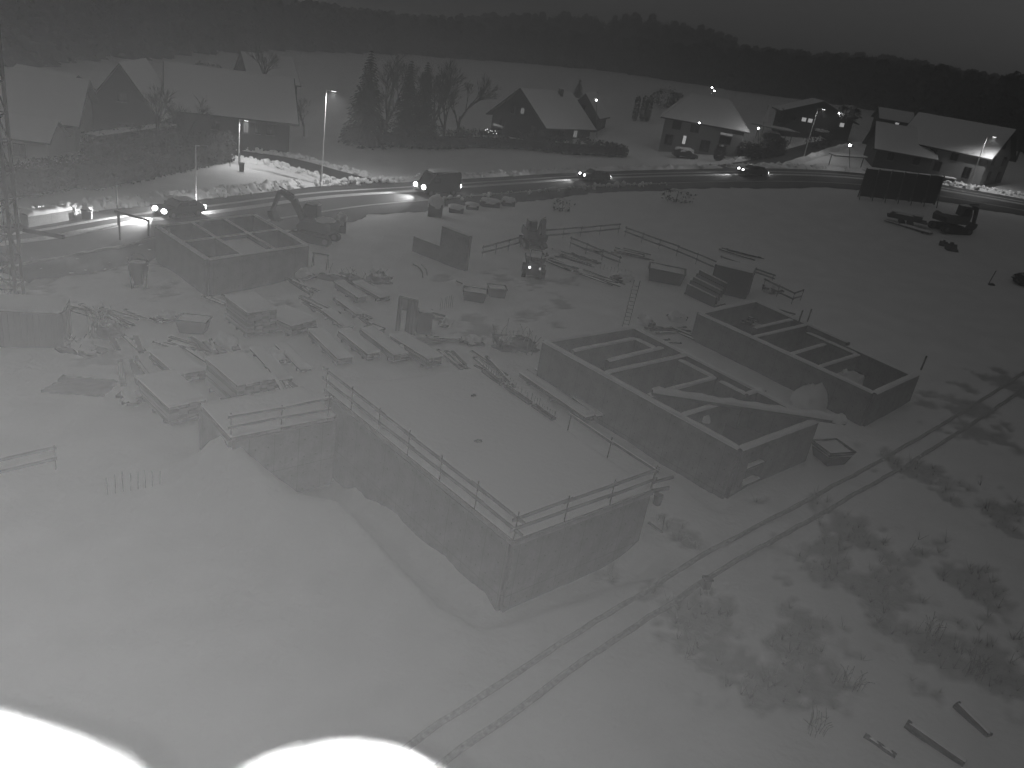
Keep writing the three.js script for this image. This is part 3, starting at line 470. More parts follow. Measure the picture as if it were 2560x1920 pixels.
// ---------------------------------------------------------------- steel, hoses, ladder, small gear
function barHeap(label, base, w, d, h, n, bend = 0.4, group = 'heaps of reinforcing steel') {
  const o = thing('rebar_heap', label, 'rebar heap', base, group);
  part('core', heap(base[0], base[1], base[2], w, h * 0.42, d, 0, 0.7, base[0]), M.rust, o); part('snow_patch', heap(base[0] - 0.1 * w, base[1] + h * 0.26, base[2], w * 0.5, h * 0.2, d * 0.5, 0.3, 0.4, base[2]), M.snow, o);
  for (let k = 0; k < n; k++) { const x = base[0] + rr(-0.5, 0.5) * w, z = base[2] + rr(-0.5, 0.5) * d, a = rr(0, 6.28), l = rr(0.4, 1) * h; part('bar', tube([[x, base[1], z], [x + 0.1 * Math.cos(a), base[1] + l * 0.6, z + 0.1 * Math.sin(a)], [x + bend * l * Math.cos(a), base[1] + l, z + bend * l * Math.sin(a)]], 0.018, 6, 4), M.rust, o); }
}
barHeap('spiky dark heap of steel bars east of the western container', [-24.25, 0.04, -43.1], 1.7, 1.4, 1.9, 26, 0.25);
barHeap('low dark heap of steel behind the plank stacks', [-14.41, 0.12, -60.45], 3.6, 1.6, 1.2, 18);
barHeap('smaller dark steel heap nearer to the stepped wall', [-11.96, 0.15, -61.84], 1.9, 1.4, 1.2, 14);
barHeap('tangle of bars and mesh between the deck and the near roofless house', [-0.29, 0.13, -52.09], 3.0, 2.4, 1.6, 34, 0.3);
barHeap('snowy heap of steel beside the western container', [-25.12, 0.03, -40.68], 2.2, 1.5, 1.0, 14);
function starters(label, a, b, n, h) { const o = thing('starter_bars', label, 'steel bars', mix(a, b, 0.5), 'rows of upright steel bars'); for (let k = 0; k < n; k++) { const p = mix(a, b, k / (n - 1)); part('bar', rod(up(p, -0.1), up([p[0] + rr(-0.04, 0.04), p[1], p[2]], h * rr(0.8, 1.1)), 0.016, 0.016, 5), M.rust, o); } }
starters('row of upright bars west of the dark mid-site tubs', [-6.29, 0.14, -57.25], [-5.51, 0.16, -58.29], 7, 1.0);
starters('row of upright bars in the western haze behind the guard rail', [-13.07, 0.01, -30.46], [-12.7, 0.01, -30.88], 6, 1.0);
starters('row of thin upright bars in front of the container rails', [6.38, 1.03, -73.9], [8.96, 1.09, -72.72], 9, 0.6);
starters('row of upright bars on the hazy snow south of the tarpaulin', [-15.85, 0, -27.67], [-14.22, 0, -28.86], 8, 0.9);
{ // upright formwork panel with a tool box
  const a = [-8.53, 0.06, -51.7], b = [-7.18, 0.07, -51.37], o = thing('upright_formwork', 'ribbed formwork panel standing upright among the plank stacks', 'formwork panel', mix(a, b, 0.5));
  for (const [t0, t1, y0, y1] of [[0, 0.2, -0.05, 2.45], [0.48, 1, -0.05, 2.45], [0.2, 0.48, 1.75, 2.45]]) part('face', beam(up(mix(a, b, t0), (y0 + y1) / 2), up(mix(a, b, t1), (y0 + y1) / 2), 0.06, y1 - y0), M.wood, o); for (const k of [0, 1, 3, 4, 5, 6]) { const p = mix(a, b, k / 6); part('rib', beam([p[0], p[1] - 0.05, p[2] + 0.07], [p[0], p[1] + 2.45, p[2] + 0.07], 0.08, 0.08), M.woodDark, o); }
  part('top_rail', beam(up(a, 2.46), up(b, 2.46), 0.18, 0.12), M.woodDark, o);
  const c = [-6.69, 0.08, -52.08], o2 = thing('tool_box', 'dark upright tool chest beside the ribbed formwork panel', 'tool box', c); part('chest', box(c[0], c[1] + 0.75, c[2], 1.0, 1.6, 0.8, 0.3), M.rust, o2); part('lid', box(c[0], c[1] + 1.58, c[2], 1.08, 0.08, 0.88, 0.3), M.steel, o2); part('snow_cap', heap(c[0], c[1] + 1.6, c[2], 1.0, 0.14, 0.8, 0.3), M.snow, o2);
}
{ const a = [7.72, 0.39, -57.77], o = thing('ladder', 'ladder rising above the back wall of the near roofless house', 'ladder', a), t = [0.15, 4.35, -0.1];
  for (const s of [-0.22, 0.22]) part('stile', beam([a[0] + s, a[1] - 0.05, a[2]], [a[0] + s + t[0], a[1] + t[1], a[2] + t[2]], 0.05, 0.08), M.wood, o);
  for (let k = 1; k < 14; k++) { const y = k * 0.3, x = a[0] + t[0] * y / t[1], z = a[2] + t[2] * y / t[1]; part('rung', rod([x - 0.22, a[1] + y, z], [x + 0.22, a[1] + y, z], 0.02), M.wood, o); } }
for (const [l, pts] of [['thin dark hose bent in an arc on the snow', [[-10.25, 0.36, -67.46], [-9.63, 0.37, -66.72], [-9.12, 0.34, -65.59], [-8.81, 0.27, -64.27]]], ['second thin hose lying parallel to the bent one', [[-9.51, 0.35, -67.67], [-8.98, 0.36, -66.64], [-8.58, 0.29, -65.09]]], ['dark cable lying on the snow by the stepped wall', [[-6.07, 0.33, -64.75], [-5.76, 0.34, -64.42], [-5.47, 0.33, -64.26]]]]) { const o = thing('hose', l, 'hose', pts[1], 'hoses on the snow'); part('hose_pipe', tube(pts, 0.05), M.black, o); }
{ const c = [-17.09, 0.15, -62.81], o = thing('sawhorse', 'small timber sawhorse beside the dark shell', 'sawhorse', c); part('top_bar', beam([c[0] - 0.7, c[1] + 1.1, c[2]], [c[0] + 0.7, c[1] + 1.1, c[2]], 0.1, 0.1), M.woodDark, o); for (const s of [-0.6, 0.6]) for (const q of [-0.3, 0.3]) part('leg', beam([c[0] + s, c[1] - 0.05, c[2] + q], [c[0] + s, c[1] + 1.08, c[2]], 0.07, 0.07), M.woodDark, o); }
for (const [l, a, w] of [['small dark clod on the snowy deck, round', [-1.08, 2.84, -32.33], 0.42], ['small dark leaf-shaped scrap on the snowy deck', [-1.83, 2.84, -37.14], 0.3]]) { const o = thing('debris', l, 'debris', a, 'scraps on the deck'); part('lump', heap(a[0], a[1], a[2], w, 0.1, w * 0.5, 0.6, 0.3, w), M.black, o); }
// snow-covered lumps: mixers, pallets, bags under snow
function snowed(name, label, cat, base, w, h, d, turn, group = 'snow-covered gear along the road side') {
  const o = thing(name, label, cat, base, group); part('body', box(base[0], base[1] + h * 0.3, base[2], w, h * 0.7, d, turn), M.rust, o);
  part('snow_cap', heap(base[0], base[1] + h * 0.52, base[2], w * 1.08, h * 0.55, d * 1.08, turn, 0.22, base[0], 3), M.snow, o); for (const s of [-1, 1]) part('skid', box(base[0] + s * w * 0.35 * Math.cos(turn), base[1] + 0.02, base[2] - s * w * 0.35 * Math.sin(turn), 0.14, 0.16, d * 1.05, turn), M.black, o);
}
snowed('plate_compactor', 'white-topped machine standing alone just east of the excavator', 'machine', [-18.46, 0.29, -74.29], 1.0, 1.7, 0.9, 0.2);
snowed('cement_mixer', 'tall snow-capped machine behind the stepped wall', 'machine', [-11.23, 0.68, -85.92], 1.5, 2.1, 1.2, 0.1);
for (const [l, p, w, h] of [['snow-covered pallet next to the tall snow-capped machine', [-9.32, 0.84, -88.9], 1.6, 0.8], ['second snow-covered pallet by the road side', [-7.8, 0.99, -91.28], 1.4, 0.7], ['wide snow-covered pallet in the row by the road', [-5.94, 1.17, -93.43], 2.2, 0.9], ['last snow-covered pallet of the row by the road', [-3.95, 1.34, -94.97], 1.5, 0.9]]) snowed('pallet', l, 'pallet', p, w, h, 1.1, 0.15);
for (const [l, a, b, w] of [['dark log sunk in the snow by the weeds, longer one', [15.68, 0.02, -22.06], [17.15, 0.02, -20.69], 0.42], ['dark log sunk in the snow by the weeds, shorter one', [18.13, 0.02, -23.48], [18.73, 0.02, -22.19], 0.4], ['faint half-buried log west of the two dark ones', [13.87, 0.01, -21.16], [14.73, 0.01, -20.5], 0.3]]) { const o = thing('log', l, 'log', mix(a, b, 0.5), 'logs in the snow'); part('trunk', rod(up(a, -0.02), up(b, -0.04), w / 2, w / 2.4, 12), M.bark, o); part('snow_cap', snowRidge(up(a, w / 2 - 0.06), up(b, w / 2 - 0.1), w * 0.5, 0.06, 0.9), M.snow, o); }
{ const p = [9.44, 0.02, -28.11], o = thing('marker_box', 'small grey box standing beside the wheel tracks', 'box', p); part('case', box(p[0], p[1] + 0.2, p[2], 0.34, 0.5, 0.3, 0.3), M.paintLight, o); part('lid', box(p[0], p[1] + 0.46, p[2], 0.4, 0.05, 0.36, 0.3), M.steel, o); }
{ const p = [46.56, 3.88, -82.65], o = thing('survey_stake', 'thin stake standing alone on the snow slope', 'stake', p); part('stake_post', beam(up(p, -0.2), [p[0] + 0.25, p[1] + 1.5, p[2]], 0.07, 0.07), M.wood, o); part('foot_lump', heap(p[0] + 0.3, p[1], p[2] + 0.1, 0.7, 0.2, 0.4), M.black, o); }

// ---------------------------------------------------------------- machines and vehicles
const place = (base, turn) => { const n = new THREE.Object3D(); n.position.set(...base); n.rotation.y = turn; n.updateMatrix(); return (g) => g.applyMatrix4(n.matrix); };
function profile(pts, depth, bevel = 0.04, round = false) { const s = new THREE.Shape(pts.map((p) => new THREE.Vector2(...p))), g = new THREE.ExtrudeGeometry(s, { depth: depth - 2 * bevel, bevelEnabled: bevel > 0, bevelThickness: bevel, bevelSize: bevel, bevelOffset: -bevel, bevelSegments: 2 }); g.translate(0, 0, -depth / 2 + bevel); return g; }
function excavator(label, base, turn, k, pose, group = 'excavators') {
  const o = thing('excavator', label, 'excavator', base, group), L0 = place(base, turn), L = (g) => L0(g.scale(k, k, k));
  for (const s of [-1, 1]) { const pts = []; for (let i = 0; i <= 8; i++) { const a = Math.PI / 2 + Math.PI * i / 8; pts.push([-1.45 + 0.36 * Math.cos(a), 0.36 + 0.36 * Math.sin(a)]); } for (let i = 0; i <= 8; i++) { const a = -Math.PI / 2 + Math.PI * i / 8; pts.push([1.45 + 0.36 * Math.cos(a), 0.36 + 0.36 * Math.sin(a)]); } const t = part('track', L(profile(pts, 0.5).translate(0, -0.04, s * 0.95)), M.tyre, o); part('roller', L(new THREE.CylinderGeometry(0.22, 0.22, 0.56, 14).rotateX(Math.PI / 2).translate(1.4, 0.34, s * 0.95)), M.steel, t); part('roller', L(new THREE.CylinderGeometry(0.22, 0.22, 0.56, 14).rotateX(Math.PI / 2).translate(-1.4, 0.34, s * 0.95)), M.steel, t); }
  part('undercarriage', L(box(0, 0.55, 0, 1.9, 0.4, 1.5)), M.black, o); part('turntable', L(new THREE.CylinderGeometry(0.6, 0.6, 0.3, 20).translate(0, 0.85, 0)), M.black, o);
  part('house', L(profile([[-1.7, 0.95], [1.1, 0.95], [1.15, 1.25], [0.7, 1.75], [-1.55, 1.8], [-1.8, 1.5]], 2.1, 0.08)), M.paint, o);
  const cab = part('cab', L(profile([[-0.15, 1.3], [1.15, 1.3], [1.2, 1.9], [0.95, 2.75], [-0.1, 2.8]], 0.95, 0.07).translate(0, 0, 0.55)), M.paint, o);
  part('window', L(box(0.45, 2.2, 1.03, 0.8, 0.75, 0.03)), M.glass, cab); part('window', L(new THREE.BoxGeometry(0.03, 0.85, 0.75).rotateZ(0.28).translate(1.14, 2.25, 0.55)), M.glass, cab);
  part('snow_cap', L(heap(0.4, 2.78, 0.55, 1.15, 0.14, 0.95)), M.snow, cab); part('snow_cap', L(heap(-0.85, 1.76, 0, 1.5, 0.18, 1.9)), M.snow, o);
  const [e, f, t] = pose, h = 0.32, arm = (a, b, w0, w1) => { const d = [b[0] - a[0], b[1] - a[1]], l = Math.hypot(...d), n = [-d[1] / l, d[0] / l]; return profile([[a[0] + n[0] * w0 / 2, a[1] + n[1] * w0 / 2], [a[0] - n[0] * w0 / 2, a[1] - n[1] * w0 / 2], [b[0] - n[0] * w1 / 2, b[1] - n[1] * w1 / 2], [b[0] + n[0] * w1 / 2, b[1] + n[1] * w1 / 2]], 0.34, 0.03); };
  const p0 = [0.75, 1.35], mid = [(p0[0] + e[0]) / 2 - 0.1, Math.max(p0[1], e[1]) * 0.55 + 1.1];
  const bm = part('boom', [L(arm(p0, mid, 0.42, 0.55).translate(0, 0, -0.25)), L(arm(mid, e, 0.55, h).translate(0, 0, -0.25))], M.paint, o); part('cylinder', L(rod([1.0, 1.2, -0.25], [mid[0] + 0.1, mid[1] - 0.2, -0.25], 0.07)), M.steel, bm);
  part('stick', L(arm(e, f, 0.34, 0.22).translate(0, 0, -0.25)), M.paint, o); part('cylinder', L(rod([mid[0], mid[1] + 0.35, -0.25], [e[0] + 0.1, e[1] + 0.35, -0.25], 0.06)), M.steel, bm);
  const bk = part('bucket', L(profile([[f[0] - 0.1, f[1] + 0.1], [f[0] + 0.2, f[1] + 0.05], [f[0] + 0.15, f[1] - 0.35], [f[0] - 0.2, f[1] - 0.72], [f[0] - 0.72, f[1] - 0.62], [f[0] - 0.45, f[1] - 0.5]], 0.9, 0.03).translate(0, 0, -0.25)), M.rust, o);
  for (let i = 0; i < 4; i++) part('tooth', L(box(f[0] - 0.75, f[1] - 0.63, -0.6 + i * 0.23, 0.2, 0.05, 0.08)), M.steel, bk);
  return o;
}
excavator('excavator with its arched boom lowered beside the dark house shell', [-19.79, 0.24, -70.21], Math.PI - 0.12, 1.12, [[2.9, 3.45], [3.55, 1.75], 0]);
excavator('excavator seen end-on with its boom raised, behind the small dumper', [-0.27, 0.92, -78.82], -Math.PI / 2 + 0.25, 0.95, [[2.3, 3.3], [2.9, 1.9], 0]);
excavator('excavator on the snow slope below the large board', [50.18, 5.81, -101.76], 0.3, 1.2, [[2.6, 2.6], [2.9, 1.0], 0]);
for (const [l, p, s] of [['loose digger bucket on the snow slope, upper one', [46.8, 5.03, -95.04], 0.8], ['loose digger bucket on the snow slope, lower one', [47.15, 4.9, -93.47], 1.15]]) { const o = thing('digger_bucket', l, 'bucket', p, 'loose buckets'), L = place(p, 0.4 + s); part('shell', L(profile([[-0.5, -0.03], [0.4, -0.03], [0.55, 0.35], [0.3, 0.6], [0.15, 0.3], [-0.3, 0.15]].map(([x, y]) => [x * s, y * s]), 1.1 * s, 0.03)), M.rust, o); part('ear', L(box(0.35 * s, 0.62 * s, 0, 0.2 * s, 0.25 * s, 0.3 * s)), M.rust, o); }
{ // low trailer with a snow load, next to the excavator on the slope
  const p = [44.95, 5.62, -102.32], L = place(p, -0.32), o = thing('flat_trailer', 'flat trailer loaded with snow-covered material on the snow slope', 'trailer', p);
  part('bed', L(box(0, 0.75, 0, 4.6, 0.22, 2.1)), M.rust, o); for (const s of [-1, 1]) for (const x of [-0.5, 0.5]) part('wheel', L(new THREE.CylinderGeometry(0.36, 0.36, 0.24, 18).rotateX(Math.PI / 2).translate(x, 0.33, s * 0.95)), M.tyre, o);
  part('drawbar', L(beam([2.3, 0.7, 0], [3.4, 0.35, 0], 0.12, 0.12)), M.rust, o); part('load', L(box(-0.2, 1.1, 0, 3.6, 0.55, 1.7)), M.woodDark, o); part('snow_cap', L(heap(-0.2, 1.3, 0, 3.9, 0.4, 1.9, 0, 0.2, 4, 3)), M.snow, o);
}
{ // small dumper, lamps towards the camera
  const p = [0.24, 0.57, -69.23], L = place(p, 0.05), o = thing('site_dumper', 'small site dumper with two lit lamps and a roll frame', 'dumper', p);
  part('chassis', L(box(0, 0.55, -0.2, 1.3, 0.5, 2.4)), M.rust, o); part('hood', L(profile([[-0.62, 0.75], [0.62, 0.75], [0.55, 1.35], [-0.55, 1.35]], 1.0, 0.07).translate(0, 0, 0.5)), M.paint, o);
  part('tipping_tub', L(profile([[-0.75, 0.8], [0.75, 0.8], [0.95, 1.6], [-0.95, 1.6]], 1.3, 0.05).translate(0, 0, -0.9)), M.rust, o); part('snow_fill', L(heap(0, 1.56, -0.9, 1.7, 0.25, 1.2)), M.snow, o);
  for (const s of [-1, 1]) { for (const z of [0.55, -0.95]) { const w = part('wheel', L(new THREE.CylinderGeometry(0.45, 0.45, 0.36, 20).rotateZ(Math.PI / 2).translate(s * 0.85, 0.42, z)), M.tyre, o); part('rim', L(new THREE.CylinderGeometry(0.22, 0.22, 0.38, 14).rotateZ(Math.PI / 2).translate(s * 0.85, 0.42, z)), M.steel, w); }
    part('roll_frame', L(rod([s * 0.5, 1.2, 0.1], [s * 0.5, 2.35, 0.05], 0.04)), M.rust, o); }
  part('roll_frame', L(rod([-0.5, 2.35, 0.05], [0.5, 2.35, 0.05], 0.04)), M.rust, o); part('seat', L(box(0, 1.3, 0, 0.5, 0.5, 0.4)), M.black, o);
  for (const [s, m] of [[-0.46, M.markerGlow], [0.46, M.windowGlow]]) part('lamp', L(new THREE.CylinderGeometry(0.1, 0.1, 0.08, 16).rotateX(Math.PI / 2).translate(s, 1.02, 1.04)), m, o);
}
function vehicle(name, label, base, turn, kind, lights) {
  const van = kind === 'van', o = thing(name, label, van ? 'van' : 'car', base, 'vehicles on the main road'), L0 = place(base, turn), L = (g) => L0(van ? g.scale(1.12, 1.22, 1.1) : g), far = kind === 'far', W = van ? 1.95 : 1.78;
  const prof = van ? [[-2.45, 0.35], [2.4, 0.35], [2.45, 0.95], [1.85, 1.2], [1.3, 2.05], [1.0, 2.2], [-2.35, 2.25], [-2.45, 1.9]] : [[-2.1, 0.32], [2.1, 0.32], [2.15, 0.6], [2.0, 0.82], [1.1, 0.95], [0.45, 1.42], [-0.2, 1.5], [-1.25, 1.45], [-1.9, 1.02], [-2.12, 0.9]];
  part('body', L(profile(prof, W, 0.1)), M.carDark, o);
  const wy = van ? 1.55 : 1.2; for (const s of [-1, 1]) { part('side_window', L(box(van ? 0.85 : 0.15, wy, s * (W / 2 - 0.01), van ? 0.8 : 0.75, van ? 0.55 : 0.34, 0.04)), M.glass, o); if (!van) part('side_window', L(box(-0.75, wy, s * (W / 2 - 0.01), 0.75, 0.32, 0.04)), M.glass, o); }
  part('windscreen', L(new THREE.BoxGeometry(0.04, van ? 0.95 : 0.72, W - 0.3).rotateZ(van ? 0.58 : 0.95).translate(van ? 1.6 : 0.82, van ? 1.63 : 1.2, 0)), M.glass, o);
  for (const s of [-1, 1]) for (const x of van ? [1.55, -1.5] : [1.35, -1.3]) { const w = part('wheel', L(new THREE.CylinderGeometry(0.33, 0.33, 0.22, 20).rotateX(Math.PI / 2).translate(x, 0.33, s * (W / 2 - 0.1))), M.tyre, o); part('rim', L(new THREE.CylinderGeometry(0.19, 0.19, 0.24, 14).rotateX(Math.PI / 2).translate(x, 0.33, s * (W / 2 - 0.1))), M.steel, w); }
  part('snow_cap', L(heap(van ? -0.6 : -0.5, van ? 2.2 : 1.44, 0, van ? 3.4 : 1.5, van ? 0.22 : 0.08, W - 0.15, 0, 0.15, 1, 4)), M.snow, o);
  const hx = van ? 2.42 : 2.08, hy = van ? 0.85 : 0.68;
  for (const s of [-1, 1]) { part('headlight', L(new THREE.SphereGeometry(far ? 0.16 : 0.26, 16, 10).scale(0.7, 0.8, 1.15).translate(hx, hy, s * (W / 2 - 0.28))), M.headGlow, o); part('tail_light', L(box(-hx - 0.03, hy + 0.1, s * (W / 2 - 0.2), far ? 0.08 : 0.12, far ? 0.14 : 0.3, far ? 0.2 : 0.3)), M.headGlow, o); }
  part('bumper', L(box(hx - 0.02, 0.42, 0, 0.2, 0.22, W - 0.1)), M.black, o); part('mirror', L(box(van ? 1.45 : 0.75, van ? 1.35 : 1.05, W / 2 + 0.1, 0.12, 0.2, 0.16)), M.black, o);
  const dir = new THREE.Vector3(Math.cos(turn), 0, -Math.sin(turn)), lamp = new THREE.SpotLight(0xffffff, lights, 0, 0.85, 1, 2), h = V(base).addScaledVector(dir, hx + 0.4); lamp.position.set(h.x, base[1] + hy, h.z); lamp.target.position.set(h.x + dir.x * 10, base[1] + hy - 0.35, h.z + dir.z * 10); lamp.castShadow = true; scene.add(lamp, lamp.target);
  const tail = new THREE.PointLight(0xffffff, lights * 0.02, 0, 2), q = V(base).addScaledVector(dir, -hx - 0.25); tail.position.set(q.x, base[1] + hy + 0.1, q.z); tail.castShadow = true; scene.add(tail);
}
const roadTurn = (a, b) => Math.atan2(-(b[2] - a[2]), b[0] - a[0]);
vehicle('car', 'dark car with glaring lights on the road next to the dark shell', [-32.31, 0.31, -70.76], roadTurn([-32.31, 0.31, -70.76], [-34.04, 0.28, -67.55]), 'car', 800);
vehicle('van', 'dark van with a snowy roof on the road by the side road mouth', [-12.7, 0.92, -96.68], roadTurn([-12.7, 0.92, -96.68], [-16.39, 0.68, -92.73]), 'van', 420);
vehicle('car', 'dark car on the road below the timber-gabled house', [6.56, 3.03, -113.86], roadTurn([6.56, 3.03, -113.86], [3.52, 2.66, -112.04]), 'far', 110);
vehicle('car', 'farthest car on the road, near the farm lane mouth', [30.11, 6.03, -123.8], roadTurn([30.11, 6.03, -123.8], [25.15, 5.41, -122.15]), 'far', 80);

// ---------------------------------------------------------------- large board, crane mast, poles
{ const a = [42.91, 6.54, -114.77], b = [53.35, 7.16, -114.79], o = thing('site_board', 'large dark hoarding board on struts seen from behind beside the road', 'hoarding', mix(a, b, 0.5)), n = 6;
  for (let k = 0; k < n; k++) { const p = mix(a, b, k / n + 0.004), q = mix(a, b, (k + 1) / n - 0.004); part('panel', beam(up(p, 2.0), up(q, 2.0), 0.08, 3.7), M.wallDark, o); }
  for (let k = 0; k <= n; k++) { const p = mix(a, b, k / n); part('post', beam(up(p, -0.4), up(p, 3.95), 0.14, 0.14), M.woodDark, o); const q = [p[0] - 0.5, p[1] - 0.1, p[2] + 2.1]; part('strut', beam(q, up(p, 2.8), 0.1, 0.1), M.woodDark, o); }
  part('snow_cap', snowRidge(up(a, 3.95), up(b, 3.95), 0.14, 0.06), M.snow, o); }
{ const c = [-30.06, 0.05, -42.89], o = thing('crane_mast', 'steel lattice mast of a tower crane at the western edge of the site', 'crane mast', c), w = 0.8, H = 34, bay = 1.6, cs = [[-w, -w], [w, -w], [w, w], [-w, w]], L = place(c, 0.35);
  for (const [x, z] of cs) part('leg', L(beam([x, -0.3, z], [x, H, z], 0.17, 0.17)), M.rust, o);
  for (let y = 0.6; y < H - bay; y += bay) for (let k = 0; k < 4; k++) { const p = cs[k], q = cs[(k + 1) % 4]; part('brace', L(rod([p[0], y, p[1]], [q[0], y + bay, q[1]], 0.045, 0.045, 6)), M.rust, o); part('cross_bar', L(rod([p[0], y, p[1]], [q[0], y, q[1]], 0.045, 0.045, 6)), M.rust, o); }
  part('ballast_block', L(box(0, 0.35, 0, 3.4, 1.0, 3.4)), M.concreteDark, o); part('snow_cap', L(snowSheet([[-1.7, 0.86, -1.7], [1.7, 0.86, -1.7], [1.7, 0.86, 1.7], [-1.7, 0.86, 1.7]], 0.15)), M.snow, o);
  part('mast_arm', beam([-28.55, 5.73, -42.86], [-26.35, 5.64, -43.08], 0.16, 0.2), M.rust, o); part('mast_ladder', [L(rod([0.5, 0, 0.62], [0.5, H, 0.62], 0.025)), L(rod([0.2, 0, 0.62], [0.2, H, 0.62], 0.025))], M.steel, o); }
{ const a = [-32.76, 0.2, -61.03], b = [-31.43, 0.21, -63.08], o = thing('barrier', 'slanting barrier pole on two posts by the road, near the dark shell', 'barrier', a); part('post', beam(up(a, -0.2), up(a, 2.2), 0.1, 0.1), M.woodDark, o); part('post', beam(up(b, -0.2), up(b, 1.4), 0.12, 0.12), M.woodDark, o); part('pole', beam([a[0] - 0.35, a[1] + 2.3, a[2]], [b[0] + 0.1, b[1] + 1.35, b[2]], 0.14, 0.18), M.woodDark, o); }
function streetLamp(label, base, h, side, I, lit = true, lean = 0) {
  const o = thing('street_lamp', label, 'street lamp', base, 'street lamps'), t = [base[0] + side * 0.9, base[1] + h + 0.1, base[2] + 0.25];
  part('pole', rod(up(base, -0.3), up(base, h), 0.09, 0.05, 12), M.galvanised, o); part('arm', rod(up(base, h - 0.03), t, 0.035), M.galvanised, o);
  const hd = part('head', box(t[0], t[1], t[2], 0.62, 0.1, 0.26), M.paint, o); part('lens', box(t[0], t[1] - 0.065, t[2], 0.46, 0.03, 0.2), lit ? M.lampGlow : M.glass, hd);
  if (lit) { const l = new THREE.SpotLight(0xffffff, I, 0, 1.35, 0.7, 2); l.position.set(t[0], t[1] - 0.14, t[2]); l.target.position.set(t[0], t[1] - 5, t[2]); l.castShadow = true; scene.add(l, l.target); }
}
streetLamp('tall lit street lamp at the mouth of the side road', [-25.67, 0.58, -92.82], 10.4, 1, 220);
streetLamp('small lit lamp beside the hedge end on the side road', [-36.46, 0.67, -95.65], 5.2, 1, 60);
streetLamp('lit lamp behind the pale house', [-68.6, 1.12, -114.44], 3.4, 1, 40);
streetLamp('lit street lamp by the farm lane', [42.03, 8.29, -141.46], 7.8, 1, 45);
streetLamp('lit street lamp in front of the long house gable', [63.64, 8.79, -128.22], 7.8, 1, 120);
streetLamp('dark lamp post by the car next to the dark shell', [-31.84, 0.33, -73.08], 6, 1, 0, false);
{ const p = [-34.69, 0.24, -64.41], o = thing('utility_pole', 'thin bare pole at the road edge near the barrier', 'pole', p); part('shaft', rod(up(p, -0.3), up(p, 5), 0.05, 0.035), M.rust, o); part('cap', new THREE.SphereGeometry(0.07, 10, 8).translate(p[0], p[1] + 5.02, p[2]), M.rust, o); }
for (const [l, p, h] of [['short marker stake on the snow by the road', [-37.35, 0.27, -65.09], 1.0], ['marker stake by the side road bend', [-36.84, 0.64, -94.04], 0.9], ['leaning marker stake below the small lit lamp', [-35.67, 0.64, -94.1], 1.6], ['marker post at the corner of the side road', [-25.22, 0.55, -90.95], 2.2]]) { const o = thing('snow_stake', l, 'stake', p, 'snow stakes by the road'); part('stake_post', rod(up(p, -0.2), [p[0] - 0.12, p[1] + h, p[2]], 0.045), M.woodDark, o); part('stake_tip', rod([p[0] - 0.12, p[1] + h, p[2]], [p[0] - 0.125, p[1] + h + 0.1, p[2]], 0.05), M.black, o); }
{ const a = [-40.02, 0.23, -60.32], b = [-38.57, 0.27, -64.12], o = thing('planter_wall', 'low concrete planter wall heaped with snow behind the road', 'wall', mix(a, b, 0.5)); part('wall', beam(up(a, 0.4), up(b, 0.4), 0.9, 1.0), M.concrete, o); part('snow_cap', snowRidge(up(a, 0.9), up(b, 0.9), 1.0, 0.35, 0.7), M.snow, o); }
{ const p = [-37.58, 0.27, -64.91], o = thing('grit_bin', 'small grit bin with a snow cap at the road edge', 'bin', p), L = place(p, 0.3); part('case', L(profile([[-0.35, -0.05], [0.35, -0.05], [0.4, 0.7], [-0.4, 0.85]], 0.6, 0.04)), M.wood, o); part('lid', L(box(0, 0.83, 0, 0.86, 0.06, 0.66)), M.woodDark, o); part('snow_cap', L(heap(0, 0.84, 0, 0.8, 0.2, 0.6)), M.snow, o); }
{ const p = [-34.94, 0.61, -92.56], o = thing('waste_bin', 'dark waste bin standing below the small lit lamp', 'bin', p); part('case', new THREE.CylinderGeometry(0.3, 0.25, 0.95, 16).translate(p[0], p[1] + 0.42, p[2]), M.black, o); part('lid', new THREE.CylinderGeometry(0.33, 0.33, 0.07, 16).translate(p[0], p[1] + 0.93, p[2]), M.rust, o); }

